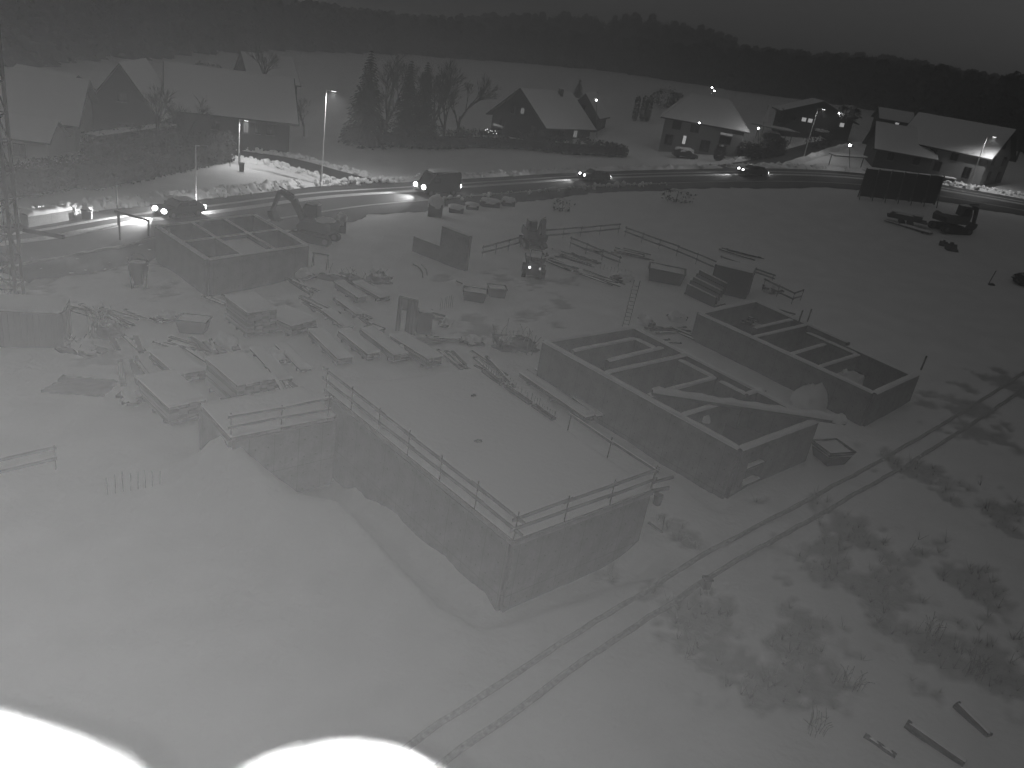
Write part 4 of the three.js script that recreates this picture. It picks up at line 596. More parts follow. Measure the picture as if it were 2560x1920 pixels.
// ---------------------------------------------------------------- houses of the village
// local x runs along the ridge, +z is the front
function house(name, label, base, turn, s) {
  const { w, d, h, rise, hip = 0, over = 0.6, wall = M.wall, gableMat, roofMat = M.tile, windows = [], chimney, category = 'house', snow = 0.18 } = s;
  const o = thing(name, label, category, base, 'houses behind the road'), L = place(base, turn);
  part('wall', L(box(0, (h - 1.5) / 2, 0, w, h + 1.5, d)), wall, o);
  const rl = w / 2 + over, rd = d / 2 + over, e = h - rise * over / (d / 2), rx = w / 2 + over - hip * (d / 2);
  if (!hip) for (const sx of [-1, 1]) { const sh = new THREE.Shape([new THREE.Vector2(-d / 2, 0), new THREE.Vector2(d / 2, 0), new THREE.Vector2(0, rise)]), g = new THREE.ExtrudeGeometry(sh, { depth: 0.2, bevelEnabled: false }); g.rotateY(Math.PI / 2); g.translate(sx * (w / 2 - 0.1) - 0.1, h, 0); part('gable', L(g), gableMat || wall, o); }
  const slope = (z) => [[-rl, e, z * rd], [rl, e, z * rd], [rx, h + rise, 0], [-rx, h + rise, 0]];
  const slab = (c, lift, m, nm, th) => { const q = c.map((p) => [p[0], p[1] + lift, p[2]]), g = new THREE.BufferGeometry(), lo = q.map((p) => [p[0], p[1] - th, p[2]]), n = q.length, f = [], tri = (a, b, cc) => f.push(...a, ...b, ...cc); for (let i = 1; i < n - 1; i++) { tri(q[0], q[i], q[i + 1]); tri(lo[0], lo[i + 1], lo[i]); } for (let i = 0; i < n; i++) { const j = (i + 1) % n; tri(q[i], lo[i], lo[j]); tri(q[i], lo[j], q[j]); } g.setAttribute('position', new THREE.Float32BufferAttribute(f, 3)); g.setAttribute('uv', new THREE.Float32BufferAttribute(new Float32Array(f.length / 3 * 2), 2)); g.computeVertexNormals(); return part(nm, L(g), m, o); };
  for (const z of [-1, 1]) { slab(slope(z), 0.06, roofMat, 'roof', 0.16); const c = slope(z).map((p) => L(new THREE.BufferGeometry().setFromPoints([new THREE.Vector3(p[0] * 0.985, p[1] + 0.05, p[2] * 0.985)])).attributes.position), v = c.map((a) => [a.getX(0), a.getY(0), a.getZ(0)]); part('roof_snow', snowSheet(v, snow, 0.12, 0, 0.8), M.snow, o); }
  if (hip) for (const x of [-1, 1]) { const c = [[x * rl, e, -rd], [x * rl, e, rd], [x * rx, h + rise, 0]]; slab(c, 0.06, roofMat, 'roof', 0.16); slab(c, 0.06 + snow, M.snow, 'roof_snow', snow - 0.01); }
  if (chimney) { const [x, z, hh] = chimney; const c = part('chimney', L(box(x, h + rise * 0.6 + hh / 2, z, 0.7, rise * 0.8 + hh, 0.7)), M.concreteDark, o); part('snow_cap', L(heap(x, h + rise + hh - 0.02 + rise * 0.0, z, 0.75, 0.15, 0.75)), M.snow, c); }
  for (const [face, u, y, ww, hh, m] of windows) {
    const z = face === 'f', g = (t, a, b) => (z ? box(u, y, d / 2 + t / 2, a, b, t) : box((face === 'r' ? 1 : -1) * (w / 2 + t / 2 + (y > h ? 0 : 0)), y, u, t, b, a));
    const f = part('window', L(g(0.08, ww + 0.16, hh + 0.16)), M.wallDark, o); part('pane', L(g(0.1, ww, hh)), m || M.glass, f); part('sill', L(z ? box(u, y - hh / 2 - 0.12, d / 2 + 0.1, ww + 0.3, 0.07, 0.22) : box((face === 'r' ? 1 : -1) * (w / 2 + 0.1), y - hh / 2 - 0.12, u, 0.22, 0.07, ww + 0.3)), M.wood, f);
    if (m !== M.windowGlow) part('glazing_bar', L(g(0.115, 0.05, hh)), M.wallDark, f);
  }
  return { o, L };
}
const WG = M.windowGlow, WD = M.windowDim;
house('timber_house', 'house with a dark timber gable and snowy roof behind the trees', [-2.45, 3.69, -151.51], rad(52), { w: 13, d: 12.5, h: 2.9, rise: 4.8, wall: M.timberWall, over: 0.9, chimney: [3, 0.8, 0.6], windows: [['l', -1.6, 3.9, 0.7, 1.1], ['l', 0.6, 4.1, 0.7, 0.9, WD], ['l', 3.6, 1.4, 1.1, 1.2], ['l', -3.6, 1.4, 1.1, 1.2], ['l', -4.6, 0.7, 2.2, 0.35, WD], ['f', -2, 1.4, 1.2, 1.2], ['f', 2, 1.5, 1, 1.2, WD]] });
house('cross_gable_house', 'small house with a steep cross gable next to the timber gable', [5.78, 4.97, -163.36], rad(75), { w: 8, d: 6, h: 3.2, rise: 3.4, wall: M.wallDark, windows: [['l', 0, 1.8, 1, 1.2], ['l', 0, 4.2, 0.8, 0.9], ['f', 0, 1.8, 1, 1.2]] });
house('villa', 'large house with a hipped snowy roof and lit doorway', [24.88, 6.56, -144.23], rad(-8), { w: 13, d: 10.5, h: 4.9, rise: 3.6, hip: 0.75, wall: M.wall, over: 0.8, windows: [['f', -4.4, 3.6, 1.3, 1.3], ['f', -1.4, 3.6, 1.3, 1.3], ['f', 3.8, 3.5, 2.0, 0.35, WD], ['f', 3.8, 2.6, 1.8, 1.2], ['f', -2.7, 1.5, 0.5, 1.3, WG], ['f', 0.8, 1.1, 1.4, 1.7], ['f', -5.2, 1.1, 1.2, 1.5]] });
house('chalet', 'broad dark chalet with low gable and small lit windows behind the canopy', [50.51, 10.1, -171.33], rad(84), { w: 11, d: 13, h: 4.2, rise: 2.6, wall: M.timberWall, over: 1.0, snow: 0.12, windows: [['l', -2.6, 3.0, 0.8, 0.7, WG], ['l', -1.4, 3.0, 0.8, 0.7, WG], ['l', 4.6, 3.2, 0.8, 0.7, WG], ['l', -4.6, 2.9, 0.9, 0.7], ['l', 2, 1.4, 1.1, 1.2]] });
house('barn', 'barn with a steep snowy roof and a glaring lamp on its dark gable', [56.98, 9.47, -141.36], rad(-9), { w: 8.6, d: 9.5, h: 2.7, rise: 3.4, wall: M.timberWall, over: 0.7, windows: [['f', -2, 1.5, 1, 1.1], ['f', 2, 1.5, 1, 1.1], ['l', 1.5, 2.6, 0.9, 1]] });
{ const gb = [69.43, 9.46, -133.64]; house('long_house', 'long house with a lit snowy eave and pale gable at the road', [gb[0] - 0.695 * 7, gb[1], gb[2] - 0.719 * 7], rad(-46), { w: 14, d: 8.6, h: 4.6, rise: 3.9, wall: M.wall, over: 0.8, windows: [['r', -2.2, 1.3, 0.9, 1.4], ['r', 1.8, 1.4, 0.9, 1.2], ['r', -2.2, 3.7, 0.9, 1.2], ['r', 2.2, 3.7, 0.9, 1.2], ['r', 0, 6.1, 0.8, 1], ['f', -4.5, 3.3, 1, 1.2], ['f', -1.5, 3.3, 1, 1.2], ['f', 2, 3.3, 1, 1.2], ['f', 4.6, 1.3, 1, 1.6], ['f', 0, 1.3, 1, 1.4]] }); }
house('cottage', 'small snowy-roofed cottage with one lit window behind the barn', [77.55, 12, -201.51], rad(-5), { w: 7, d: 6, h: 3.0, rise: 1.9, wall: M.wallDark, windows: [['f', 0.3, 2.0, 0.8, 0.8, WG], ['f', -2, 2, 0.8, 0.8]] });
house('farmhouse', 'big farmhouse with a broad snowy roof and lit window beyond the hedge', [-42.92, 0.89, -109.33], rad(24), { w: 14, d: 13, h: 4.7, rise: 4.2, wall: M.wallDark, over: 1.1, windows: [['f', 1.6, 2.9, 0.55, 1.2, WD], ['f', 3.0, 2.9, 0.5, 1.1], ['f', 4.6, 2.9, 0.8, 1.1], ['f', -2, 2.9, 0.9, 1.1], ['f', 4.8, 4.1, 0.8, 0.6], ['f', 2.2, 4.1, 0.8, 0.6]] });
house('farm_shed', 'shed with a dark pointed gable and snowy lean-to roof beyond the hedge', [-50.61, 0.8, -99.07], rad(100), { w: 9, d: 8, h: 4.0, rise: 5.2, wall: M.wallDark, over: 0.5, windows: [['l', 0, 2, 1, 1], ['l', 0, 5.5, 0.8, 0.8]] });
house('pale_house', 'pale rendered house with a snowy roof at the western edge', [-57.28, 0.73, -90.06], rad(14), { w: 10, d: 8, h: 3.5, rise: 3.7, wall: M.wallPale, over: 0.8, windows: [['f', -3, 2.6, 1.1, 1.2], ['f', -0.6, 2.6, 1, 1.2], ['f', 2.8, 2.6, 1, 1.2]] });
house('pale_annex', 'low pale annex in front of the pale house', [-53.89, 0.59, -80.85], rad(12), { w: 8, d: 5, h: 2.6, rise: 1.6, wall: M.wallPale, over: 0.4, windows: [['f', -1.6, 1.4, 1.1, 1.0], ['f', 1.4, 1.4, 1, 1]] });
house('lit_gable_house', 'farther house with a lit eave beyond the pale house', [-69.5, 1.11, -112.63], rad(-4), { w: 8, d: 7, h: 2.6, rise: 1.9, wall: M.wallPale, over: 0.5, windows: [['f', 0, 2, 1, 1]] });
house('small_roof_house', 'distant snowy roof among trees above the farmhouse', [-55.93, 1.54, -160.14], rad(40), { w: 9, d: 8, h: 3.4, rise: 4.0, wall: M.wallDark, windows: [['f', 0, 1.7, 1, 1]] });
// lit canopy with a parked car
{ const a = [38, 8.57, -157.17], b = [42.08, 8.81, -152.13], o = thing('carport', 'brightly lit flat canopy on posts beside the chalet', 'carport', mix(a, b, 0.5));
  for (const p of [a, b]) for (const z of [0, -4]) part('post', rod(up([p[0], p[1], p[2] + z], -0.3), up([p[0], p[1], p[2] + z], 2.5), 0.07), M.wood, o);
  const c = mix(a, b, 0.5); part('canopy_roof', box(c[0], c[1] + 2.55, c[2] - 2, dist(a, b) + 0.8, 0.14, 5, roadTurn(a, b)), M.paintLight, o); part('snow_cap', snowSheet([[a[0] - 0.3, a[1] + 2.62, a[2] + 0.4], [b[0] + 0.3, b[1] + 2.62, b[2] + 0.4], [b[0] + 0.3, b[1] + 2.62, b[2] - 4.4], [a[0] - 0.3, a[1] + 2.62, a[2] - 4.4]], 0.2), M.snow, o);
  const q = [37.76, 8.54, -157.08], o2 = thing('flag_post', 'lit banner post next to the canopy', 'post', q); part('pole', rod(up(q, -0.3), up(q, 6.4), 0.05), M.paintLight, o2); part('banner', new THREE.CylinderGeometry(0.16, 0.42, 3.0, 10).translate(q[0] + 0.25, q[1] + 5.0, q[2]), M.snow, o2);
  const p = [40.56, 8.87, -158.17], L = place(p, 0.2), o3 = thing('parked_car', 'snow-covered car parked by the lit canopy', 'car', p); part('body', L(profile([[-2, 0.3], [2, 0.3], [2, 0.75], [1.1, 0.9], [0.5, 1.4], [-1.2, 1.4], [-2, 0.9]], 1.7, 0.1)), M.carGrey, o3); part('snow_cap', L(heap(-0.3, 1.2, 0, 2.6, 0.45, 1.6, 0, 0.15, 2, 3)), M.snow, o3); for (const s of [-1, 1]) for (const x of [-1.3, 1.3]) part('wheel', L(new THREE.CylinderGeometry(0.32, 0.32, 0.2, 16).rotateX(Math.PI / 2).translate(x, 0.31, s * 0.75)), M.tyre, o3); }
{ const p = [21.38, 5.69, -134.73], L = place(p, 0.1), o = thing('parked_car', 'snow-covered car in front of the hipped-roof house', 'car', p); part('body', L(profile([[-2, 0.3], [2, 0.3], [2, 0.75], [1.1, 0.9], [0.5, 1.4], [-1.2, 1.4], [-2, 0.9]], 1.7, 0.1)), M.carGrey, o); part('snow_cap', L(heap(-0.2, 1.05, 0, 3.2, 0.6, 1.7, 0, 0.15, 2, 3)), M.snow, o); for (const s of [-1, 1]) for (const x of [-1.3, 1.3]) part('wheel', L(new THREE.CylinderGeometry(0.32, 0.32, 0.2, 16).rotateX(Math.PI / 2).translate(x, 0.31, s * 0.75)), M.tyre, o); }
{ const a = [44.02, 8.02, -133.98], b = [49.1, 8.45, -134.13], o = thing('carport', 'low snowy lean-to roof in front of the barn gable', 'carport', mix(a, b, 0.5)); for (const p of [a, b]) part('post', rod(up(p, -0.3), up(p, 1.9), 0.07), M.woodDark, o); part('canopy_roof', beam(up(a, 2.0), up(b, 2.0), 3.0, 0.14), M.woodDark, o); part('snow_cap', snowSheet([[a[0], a[1] + 2.06, a[2] + 1.4], [b[0], b[1] + 2.06, b[2] + 1.4], [b[0], b[1] + 2.06, b[2] - 1.4], [a[0], a[1] + 2.06, a[2] - 1.4]], 0.18), M.snow, o); }
stack('firewood_stack', 'stack of snowy timber in front of the long house', 'wood stack', [59.95, 8.82, -130.31], [62.07, 8.86, -129.88], 1.4, 4, 0.2);
// outdoor lamps on walls and posts: a bulb in a shade with its light
function wallLamp(label, p, I, r, m = M.starGlow, post) {
  const o = thing('outdoor_lamp', label, 'lamp', post || p, 'outdoor lamps'); if (post) part('post', rod(up(post, -0.2), up(p, -r), 0.05), M.paint, o);
  part('bulb', new THREE.SphereGeometry(r, 16, 12).translate(...p), m, o); part('shade', new THREE.ConeGeometry(r * 1.5, r * 1.2, 16, 1, true).translate(p[0], p[1] + r * 1.3, p[2]), M.paint, o); if (!post) part('bracket', rod([p[0], p[1] + r * 1.5, p[2]], [p[0] + 0.1, p[1] + r * 1.5, p[2] - 0.8], 0.03), M.paint, o);
  const l = new THREE.PointLight(0xffffff, I, 0, 2); l.position.set(p[0], p[1], p[2]); l.castShadow = true; scene.add(l);
}
wallLamp('bright lamp on a post between the timber gable and the thuja columns', [5.89, 12, -137.87], 8, 0.15, M.starGlow, [7.87, 4.84, -151.58]);
wallLamp('glaring lamp beside the lit canopy', [31.93, 12.02, -135.28], 14, 0.15, M.starGlow, [36.15, 8.06, -149.16]);
wallLamp('glaring lamp on the barn gable', [44.46, 12.16, -128.53], 6, 0.2, M.starGlow, [47.22, 8.23, -133.09]);
wallLamp('small lamp under the eave of the hipped-roof house', [21.93, 11.6, -131.18], 6, 0.13);
wallLamp('small roadside light beyond the hipped roof, higher one', [28.79, 15.99, -167.55], 4, 0.14, M.starGlow, [29.16, 14.5, -167.48]);
wallLamp('small roadside light beyond the hipped roof, lower one', [29.02, 15.55, -165.47], 4, 0.14, M.starGlow, [29.35, 14.22, -165.42]);
wallLamp('lamp lighting a snowy bush behind the chalet', [50.66, 15.53, -157.03], 12, 0.12, M.starGlow, [51.09, 14.06, -156.89]);
wallLamp('small lamp under the lit eave beyond the pale house', [-66.5, 3.21, -108.2], 5, 0.08, M.starGlow, [-67.21, 1.05, -109.1]);
wallLamp('lamp lighting a snowy bush beside the pale house', [-59.32, 3.08, -102], 14, 0.1, M.starGlow, [-60.08, 0.92, -103.08]);

{ const a = [-11.16, 4.69, -136.55], b = [-9.28, 4.53, -136.69], o = thing('string_lights', 'short string of tiny lights in the garden of the timber-gabled house', 'lights', mix(a, b, 0.5)), pts = []; for (let k = 0; k < 8; k++) { const p = up(mix(a, b, k / 7), 0.25 * Math.sin(k * 2.3)); pts.push(p); part('bulb', new THREE.SphereGeometry(0.07, 10, 8).translate(...p), M.markerGlow, o); } part('cable', tube(pts, 0.015, 40, 5), M.black, o); for (const p of [a, b]) part('stake', rod([p[0], ground(p[0], p[2]) - 0.2, p[2]], up(p, 0.1), 0.04), M.woodDark, o); }
// ---------------------------------------------------------------- trees, hedges, woods
function triSoup(f) { const g = new THREE.BufferGeometry(); g.setAttribute('position', new THREE.Float32BufferAttribute(f, 3)); g.setAttribute('uv', new THREE.Float32BufferAttribute(new Float32Array(f.length / 3 * 2), 2)); g.computeVertexNormals(); return g; }
function spruceCrown(h, w, levels, per, bits) {
  const f = [];
  for (let i = 0; i < levels; i++) { const t = i / levels, y = h * (0.07 + 0.93 * t), R = w / 2 * Math.pow(1 - t, 0.8) * rr(0.85, 1.12) + 0.1; for (let k = 0; k < per; k++) { const a = k / per * 6.283 + rr(-0.3, 0.3) + i, l = R * rr(0.75, 1.1); for (let b = 0; b < bits; b++) { const u0 = b / bits, u1 = (b + 1) / bits, s = 0.16 * l * (1.25 - u0) + 0.1, dy = (u) => y - 0.38 * l * u * u + rr(-0.08, 0.08); const c = Math.cos(a), n = Math.sin(a), p = [c * l * u0, dy(u0), n * l * u0], q = [c * l * u1, dy(u1), n * l * u1], e = [p[0] * 0.6 + q[0] * 0.4 - n * s, dy((u0 + u1) / 2) - s * 0.5, p[2] * 0.6 + q[2] * 0.4 + c * s], e2 = [p[0] * 0.6 + q[0] * 0.4 + n * s, e[1], p[2] * 0.6 + q[2] * 0.4 - c * s]; f.push(...p, ...q, ...e, ...p, ...e2, ...q); } } }
  return triSoup(f);
}
function spruce(label, base, h, w, group = 'trees behind the road') { const o = thing('spruce_tree', label, 'spruce tree', base, group); part('trunk', rod(up(base, -0.4), up(base, h * 0.96), h * 0.016 + 0.06, 0.02, 8), M.bark, o); part('crown', spruceCrown(h, w, Math.round(h * 2.6), 15, 4).translate(...base), M.needle, o); }
function bareCrown(h, spread, depth) {
  const lim = [], tw = [];
  const grow = (p, d, l, r, n) => { const q = p.clone().addScaledVector(d, l); (n >= depth - 1 ? lim : tw).push([p, q, r]); if (n <= 0) return; const kids = n > 2 ? 3 : 4; for (let k = 0; k < kids; k++) { const nd = d.clone().add(new THREE.Vector3(rr(-1, 1), rr(-0.35, 0.75), rr(-1, 1)).multiplyScalar(spread)).normalize(); grow(p.clone().lerp(q, rr(0.55, 1)), nd, l * rr(0.6, 0.82), r * 0.58, n - 1); } };
  grow(new THREE.Vector3(0, -0.4, 0), new THREE.Vector3(rr(-0.06, 0.06), 1, rr(-0.06, 0.06)).normalize(), h * 0.34, h * 0.02 + 0.05, depth);
  const mk = (list, n) => merge(list.map(([a, b, r]) => rod(a, b, r, r * 0.6, n))); return [mk(lim, 7), mk(tw, 3)];
}
function bareTree(label, base, h, spread, depth, group = 'trees behind the road', name = 'bare_tree') { const o = thing(name, label, 'tree', base, group), [a, b] = bareCrown(h, spread, depth); part('trunk', a.translate(...base), M.bark, o); part('crown', b.translate(...base), M.twig, o); }
function leafy(cx, cy, cz, w, h, d, n, s, sq = 2) { const f = []; for (let k = 0; k < n; k++) { let v = new THREE.Vector3(rr(-1, 1), rr(-1, 1), rr(-1, 1)); const q = Math.pow(Math.abs(v.x) ** sq + Math.abs(v.y) ** sq + Math.abs(v.z) ** sq, 1 / sq); v.multiplyScalar(rr(0.72, 1.06) / Math.max(q, 0.2)); const lump = 1 + 0.18 * fbm(v.x * 2 + cx, v.y * 2, v.z * 2 + cz), c = [cx + v.x * w / 2 * lump, cy + h / 2 + v.y * h / 2 * lump, cz + v.z * d / 2 * lump]; const p = () => [c[0] + rr(-s, s), c[1] + rr(-s, s), c[2] + rr(-s, s)]; f.push(...p(), ...p(), ...p()); } return triSoup(f); }
function bush(label, base, w, h, d, cat = 'bush', name = 'bush', sq = 2, n = 900) { const o = thing(name, label, cat, base, 'bushes behind the road'); part('foliage', leafy(base[0], base[1] - 0.1, base[2], w, h, d, n, 0.22, sq), M.hedge, o); part('stem', rod(up(base, -0.3), up(base, h * 0.6), 0.09, 0.05, 7), M.bark, o); part('snow_cap', heap(base[0], base[1] + h * 0.84, base[2], w * 0.45, h * 0.12, d * 0.45, 0, 0.5, w), M.snow, o); }
function hedgeRow(label, pts, h, w, snow = true, wild = 0.14) {
  const o = thing('hedge', label, 'hedge', pts[0], 'hedges along the gardens'); for (let i = 0; i < pts.length - 1; i++) { const a = pts[i], b = pts[i + 1], n = Math.ceil(dist(a, b) / 1.6); const g = []; for (let k = 0; k < n; k++) { const p = mix(a, b, (k + 0.5) / n), hh = h * (1 + wild * 2 * fbm(p[0] * 0.45, p[2] * 0.45, 2)); g.push(leafy(p[0], p[1] - 0.2, p[2], 2.5, hh, w, 560, 0.22, wild > 0.2 ? 2.2 : 3)); } part('foliage', merge(g), M.hedge, o); part('inner_growth', beam(up(a, h * 0.35), up(b, h * 0.35), w * 0.55, h * (0.8 - wild)), M.bark, o); if (snow) part('snow_cap', snowRidge(up(a, h * 0.94), up(b, h * 0.94), w * 0.5, 0.12, 1.2), M.snow, o); }
}
hedgeRow('long dark hedge from the western edge to the planter wall', [[-46.88, 0.34, -64.63], [-45.3, 0.37, -68.57], [-43.9, 0.43, -74.27]], 3.0, 1.9, false, 0.1);
hedgeRow('tall dark hedge running up to the small lit lamp', [[-42.66, 0.41, -73.77], [-41.36, 0.48, -79.86], [-40.1, 0.58, -87.98], [-38.29, 0.69, -96.74]], 3.4, 2.2, false);
hedgeRow('garden hedge between the hedge row and the farmhouse', [[-47.2, 0.56, -83.01], [-46.06, 0.65, -90.03], [-45.04, 0.73, -96.75]], 3.4, 3, true);
hedgeRow('dark shrub row below the timber-gabled house', [[-14.59, 1.95, -132.8], [-5.69, 2.75, -134.89], [2.77, 3.54, -133.45], [11.71, 4.51, -133.23]], 2.6, 2.5, false, 0.35);
hedgeRow('dark shrub row below the tall spruce', [[-30.96, 1.04, -123.14], [-25.23, 1.17, -124.83], [-18.34, 1.56, -127.9], [-13.8, 1.97, -131.62]], 3.0, 3, false, 0.35);
hedgeRow('dark hedge beside the farm lane', [[30.2, 6.76, -136.04], [34.08, 7.28, -137.84], [38.41, 8, -142.76]], 2.8, 2.4, false, 0.35);
spruce('tall dense spruce west of the bare tree group', [-27.96, 1.09, -123.85], 13.6, 8.5);
spruce('slimmer spruce standing among the bare trees', [-23.03, 1.36, -129.35], 12.6, 6);
spruce('dark spruce at the back of the bare tree group', [-22.11, 1.67, -139.38], 12, 7);
spruce('small spruce on the snowfield beyond the timber gable', [4.66, 5.68, -232.51], 5.6, 4);
spruce('small spruce beside the hipped-roof house', [7.52, 5.51, -179.34], 6.0, 4);
for (const [l, p, h, s] of [['wide bare tree behind the tall spruce', [-26.5, 1.27, -130.71], 14, 0.62], ['bare tree between the spruces and the timber gable', [-19.89, 1.69, -135.4], 14, 0.6], ['thin bare tree close to the timber gable', [-16.06, 2.04, -138.93], 12.5, 0.55], ['bare tree in front of the shed with the pointed gable', [-44.73, 0.67, -92.51], 9, 0.7], ['bare tree beside the big farmhouse roof', [-43.08, 0.72, -96.74], 8, 0.7], ['bare tree behind the farmhouse ridge', [-52.14, 1.42, -147.33], 10, 0.6], ['bare tree between the small lamp and the tall street lamp', [-36.75, 1.04, -122.12], 6.5, 0.65], ['round bare tree left of the hipped roof', [21.96, 6.92, -163.78], 9, 0.75], ['bare tree beside the chalet', [41.88, 9.05, -159.75], 7, 0.7], ['bare tree behind the long house', [93.52, 11.85, -173.76], 9, 0.6], ['bare tree close behind the slimmer spruce', [-22.44, 1.58, -136.69], 13, 0.6], ['leaning bare tree at the east of the tree group', [-17.67, 1.81, -135.16], 11.5, 0.66], ['bare tree directly east of the tall spruce', [-25.69, 1.13, -123.56], 11, 0.7]]) bareTree(l, p, h, s, h > 10.5 ? 6 : 5);
for (const [l, p] of [['thuja column left of the hipped-roof house, single one', [16.52, 6.58, -181.58]], ['thuja column left of the hipped-roof house, first of a pair', [18.03, 6.75, -181.4]], ['thuja column left of the hipped-roof house, second of a pair', [19.1, 6.87, -181.03]]]) bush(l, p, 1.2, 5.2, 1.2, 'thuja', 'thuja', 2.6, 700);
bush('round bush beside the lane to the lit canopy', [26.64, 6.24, -133.73], 1.8, 2.6, 1.8); bush('lit snowy bush behind the chalet', [52.58, 14.6, -157.45], 4, 2.6, 3); bush('lit snowy bush beside the pale house', [-59.75, 0.91, -102.68], 1.6, 1.6, 1.4); bush('large dark bush behind the street lamp of the farm lane', [46.71, 9.22, -151.42], 5, 3.6, 4); bush('dark bush at the eastern frame edge of the snow slope', [50.93, 4.22, -83.92], 2.6, 1.2, 1.8); bush('small bush on the snowfield above the timber gable', [-4.38, 4.6, -209.62], 4.5, 3, 3.5); bush('wide bush row on the snowfield above the timber gable', [2.34, 5.25, -207.5], 12, 2.6, 4);
bush('faint leafless shrub on the slope by the road bend', [2.44, 1.77, -94.59], 2.6, 1.5, 1.6, 'bush', 'bush', 2, 90); bush('wider faint shrub on the slope by the road bend', [16.78, 3.49, -103.97], 4.5, 1.7, 2, 'bush', 'bush', 2, 140);
bush('dark thicket behind the hipped roof', [27.46, 7.94, -219.74], 9, 5, 6, 'bush', 'bush', 2, 1600); bush('small bush left of the farmhouse on the snowfield', [-74.36, 1.67, -177.02], 7, 3, 4);
// dead grass and weeds poking through the snow on the near bank
{ const blades = []; for (let k = 0; k < 5; k++) { const a = k * 1.3, c = Math.cos(a), s = Math.sin(a), l = 0.2 + 0.13 * (k % 3), b = 0.1 + 0.05 * k; blades.push(c * 0.012, 0, s * 0.012, -c * 0.012, 0, -s * 0.012, -s * b, l, c * b); } const g = triSoup(blades), spots = []; while (spots.length < 800) { const x = rr(-5, 40), z = rr(-45, -12); if (earth(x, z) > rr(0.25, 0.9)) spots.push([x, z]); }
  const im = new THREE.InstancedMesh(g, M.straw, spots.length), m = new THREE.Matrix4(), q = new THREE.Quaternion(), e = new THREE.Euler(); spots.forEach(([x, z], i) => { const s = Math.pow(rnd(), 2) * 1.5 + 0.35; m.compose(new THREE.Vector3(x, ground(x, z) + relief(x, z) - 0.02, z), q.setFromEuler(e.set(rr(-0.3, 0.3), rr(0, 6.28), rr(-0.3, 0.3))), new THREE.Vector3(s, s, s)); im.setMatrixAt(i, m); }); im.name = 'dead_grass'; im.userData = { kind: 'stuff', label: 'dead grass poking through the snow of the near bank', category: 'grass' }; im.castShadow = im.receiveShadow = true; scene.add(im); }
for (const [l, p, h] of [['spiky weed tuft by the hazy part of the near bank', [12.15, 0.01, -20.98], 0.7], ['broad weed clump in the middle of the near bank', [14.2, 0.02, -23.44], 0.8], ['weed clump high on the near bank', [18.83, 0.04, -27.35], 0.9], ['tall weed stalks near the two logs', [19.52, 0.03, -25.24], 1.1]]) { const o = thing('weed_clump', l, 'weed', p, 'weeds on the near bank'); for (let k = 0; k < 16; k++) { const a = rr(0, 6.28), b = rr(0.1, 0.5) * h, x = p[0] + rr(-0.35, 0.35), z = p[2] + rr(-0.35, 0.35); part('stalk', tube([[x, p[1] - 0.05, z], [x + b * 0.3 * Math.cos(a), p[1] + h * 0.6, z + b * 0.3 * Math.sin(a)], [x + b * Math.cos(a), p[1] + h * rr(0.7, 1), z + b * Math.sin(a)]], 0.012, 5, 4), M.straw, o); } }
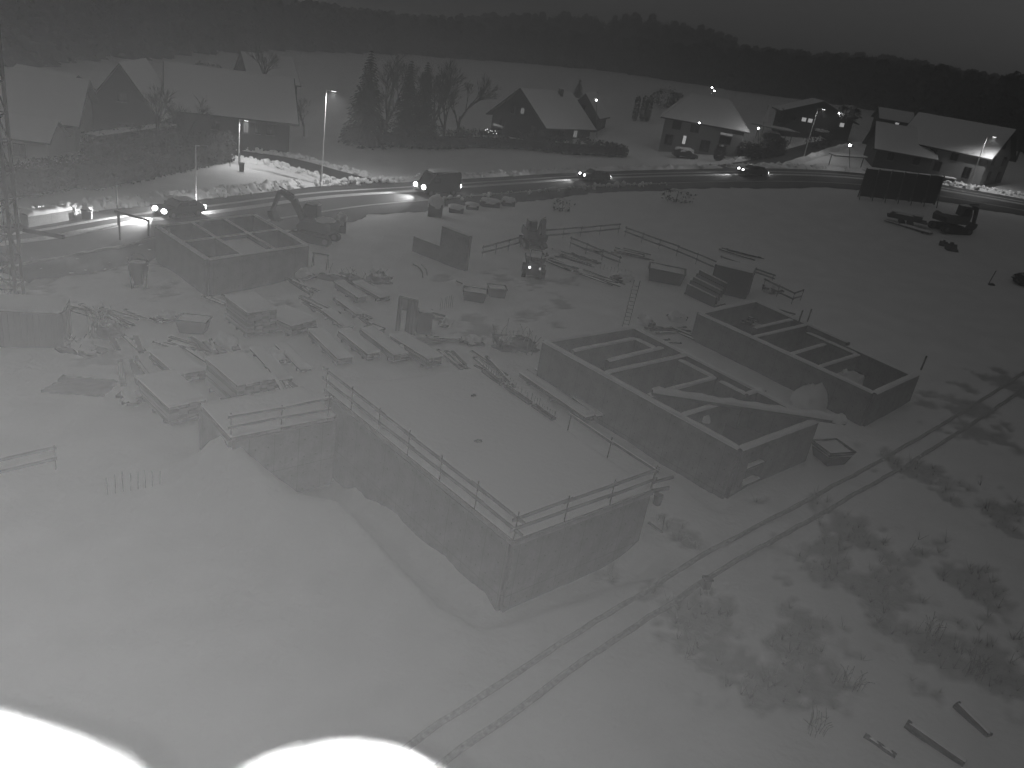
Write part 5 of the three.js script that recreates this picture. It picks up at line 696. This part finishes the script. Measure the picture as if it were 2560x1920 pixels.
// the wood on the far hills
{ const spots = [[], [], []]; let tries = 0; while (tries++ < 9000) { const az = rr(-46, 43), u = Math.pow(rnd(), 1.6), f = lerpTab(WOOD, az), r = f + 6 * rr(-1, 1) + u * 210, x = r * Math.sin(rad(az)), z = -r * Math.cos(rad(az)); if (rnd() > r / 620) continue; spots[rnd() < 0.45 + 0.3 * N(x * 0.02, z * 0.02) ? 0 : rnd() < 0.5 ? 1 : 2].push([x, z]); }
  const kinds = [['spruce_wood', spruceCrown(1, 0.36, 11, 8, 2), 15], ['mixed_wood', leafy(0, 0.22, 0, 0.62, 0.78, 0.62, 260, 0.05), 13], ['leafless_wood', leafy(0, 0.12, 0, 0.5, 0.9, 0.5, 200, 0.06), 12]];
  kinds.forEach(([nm, g, h], k) => { const trunk = new THREE.CylinderGeometry(0.012, 0.02, 0.6, 5).translate(0, 0.28, 0), im = new THREE.InstancedMesh(merge([g, trunk]), k ? M.twig : M.needle, spots[k].length), m = new THREE.Matrix4(), q = new THREE.Quaternion(), up1 = new THREE.Vector3(0, 1, 0); spots[k].forEach(([x, z], i) => { const s = h * rr(0.7, 1.2), sw = s * rr(0.85, 1.25); m.compose(new THREE.Vector3(x, ground(x, z) - 0.3, z), q.setFromAxisAngle(up1, rr(0, 6.28)), new THREE.Vector3(sw, s, sw)); im.setMatrixAt(i, m); }); im.name = nm; im.userData = { kind: 'stuff', label: ['dark spruce wood on the far hillside', 'dark mixed wood on the far hillside', 'leafless wood on the far hillside'][k], category: 'wood' }; im.castShadow = im.receiveShadow = true; scene.add(im); }); }

// ---------------------------------------------------------------- the mast that carries the camera, its floodlight and its snow
{ const base = [0, ground(0, 0.6), 0.6], o = thing('camera_mast', 'steel mast arm with an infrared floodlight, thickly capped with snow', 'mast', base), A = [-0.05, 19.98, 0.02], T = [-0.25, 19.06, -0.68], S1 = [-0.62, 19.06, -0.57], S2 = [-0.11, 19.13, -0.63], S3 = [-0.31, 19.09, -0.59], top = [0, 19.3, 0.6];
  part('pole', rod(up(base, -0.5), up(top, 0.5), 0.09, 0.07, 14), M.steel, o); part('arm', beam(up(top, -0.1), up(S3, -0.05), 0.06, 0.06), M.steel, o); part('shelf', beam(up(S1, -0.03), up(S2, -0.03), 0.16, 0.02), M.steel, o); part('arm', rod(top, [A[0], A[1], A[2] + 0.05], 0.008), M.steel, o);
  part('snow_cap', heap(S1[0], S1[1], S1[2], 0.66, 0.15, 0.26, 0.1, 0.12, 1), M.snow, o); part('snow_cap', heap(S2[0], S2[1], S2[2], 0.28, 0.05, 0.2, 0.2, 0.2, 2), M.snow, o);
  const P = V(A), Q = V(T), n = new THREE.Object3D(); n.position.copy(P); n.lookAt(Q); n.updateMatrix();
  part('floodlight_case', new THREE.BoxGeometry(0.03, 0.03, 0.02).translate(0, 0, -0.02).applyMatrix4(n.matrix), M.black, o); part('floodlight_lens', new THREE.BoxGeometry(0.022, 0.022, 0.003).translate(0, 0, -0.006).applyMatrix4(n.matrix), M.lampGlow, o);
  const l = new THREE.SpotLight(0xffffff, FLOOD, 0, 1.19, 1, 2); l.position.copy(P); l.target.position.copy(Q); l.castShadow = true; l.shadow.radius = 0.15; scene.add(l, l.target); }
renderer.render(scene, camera);
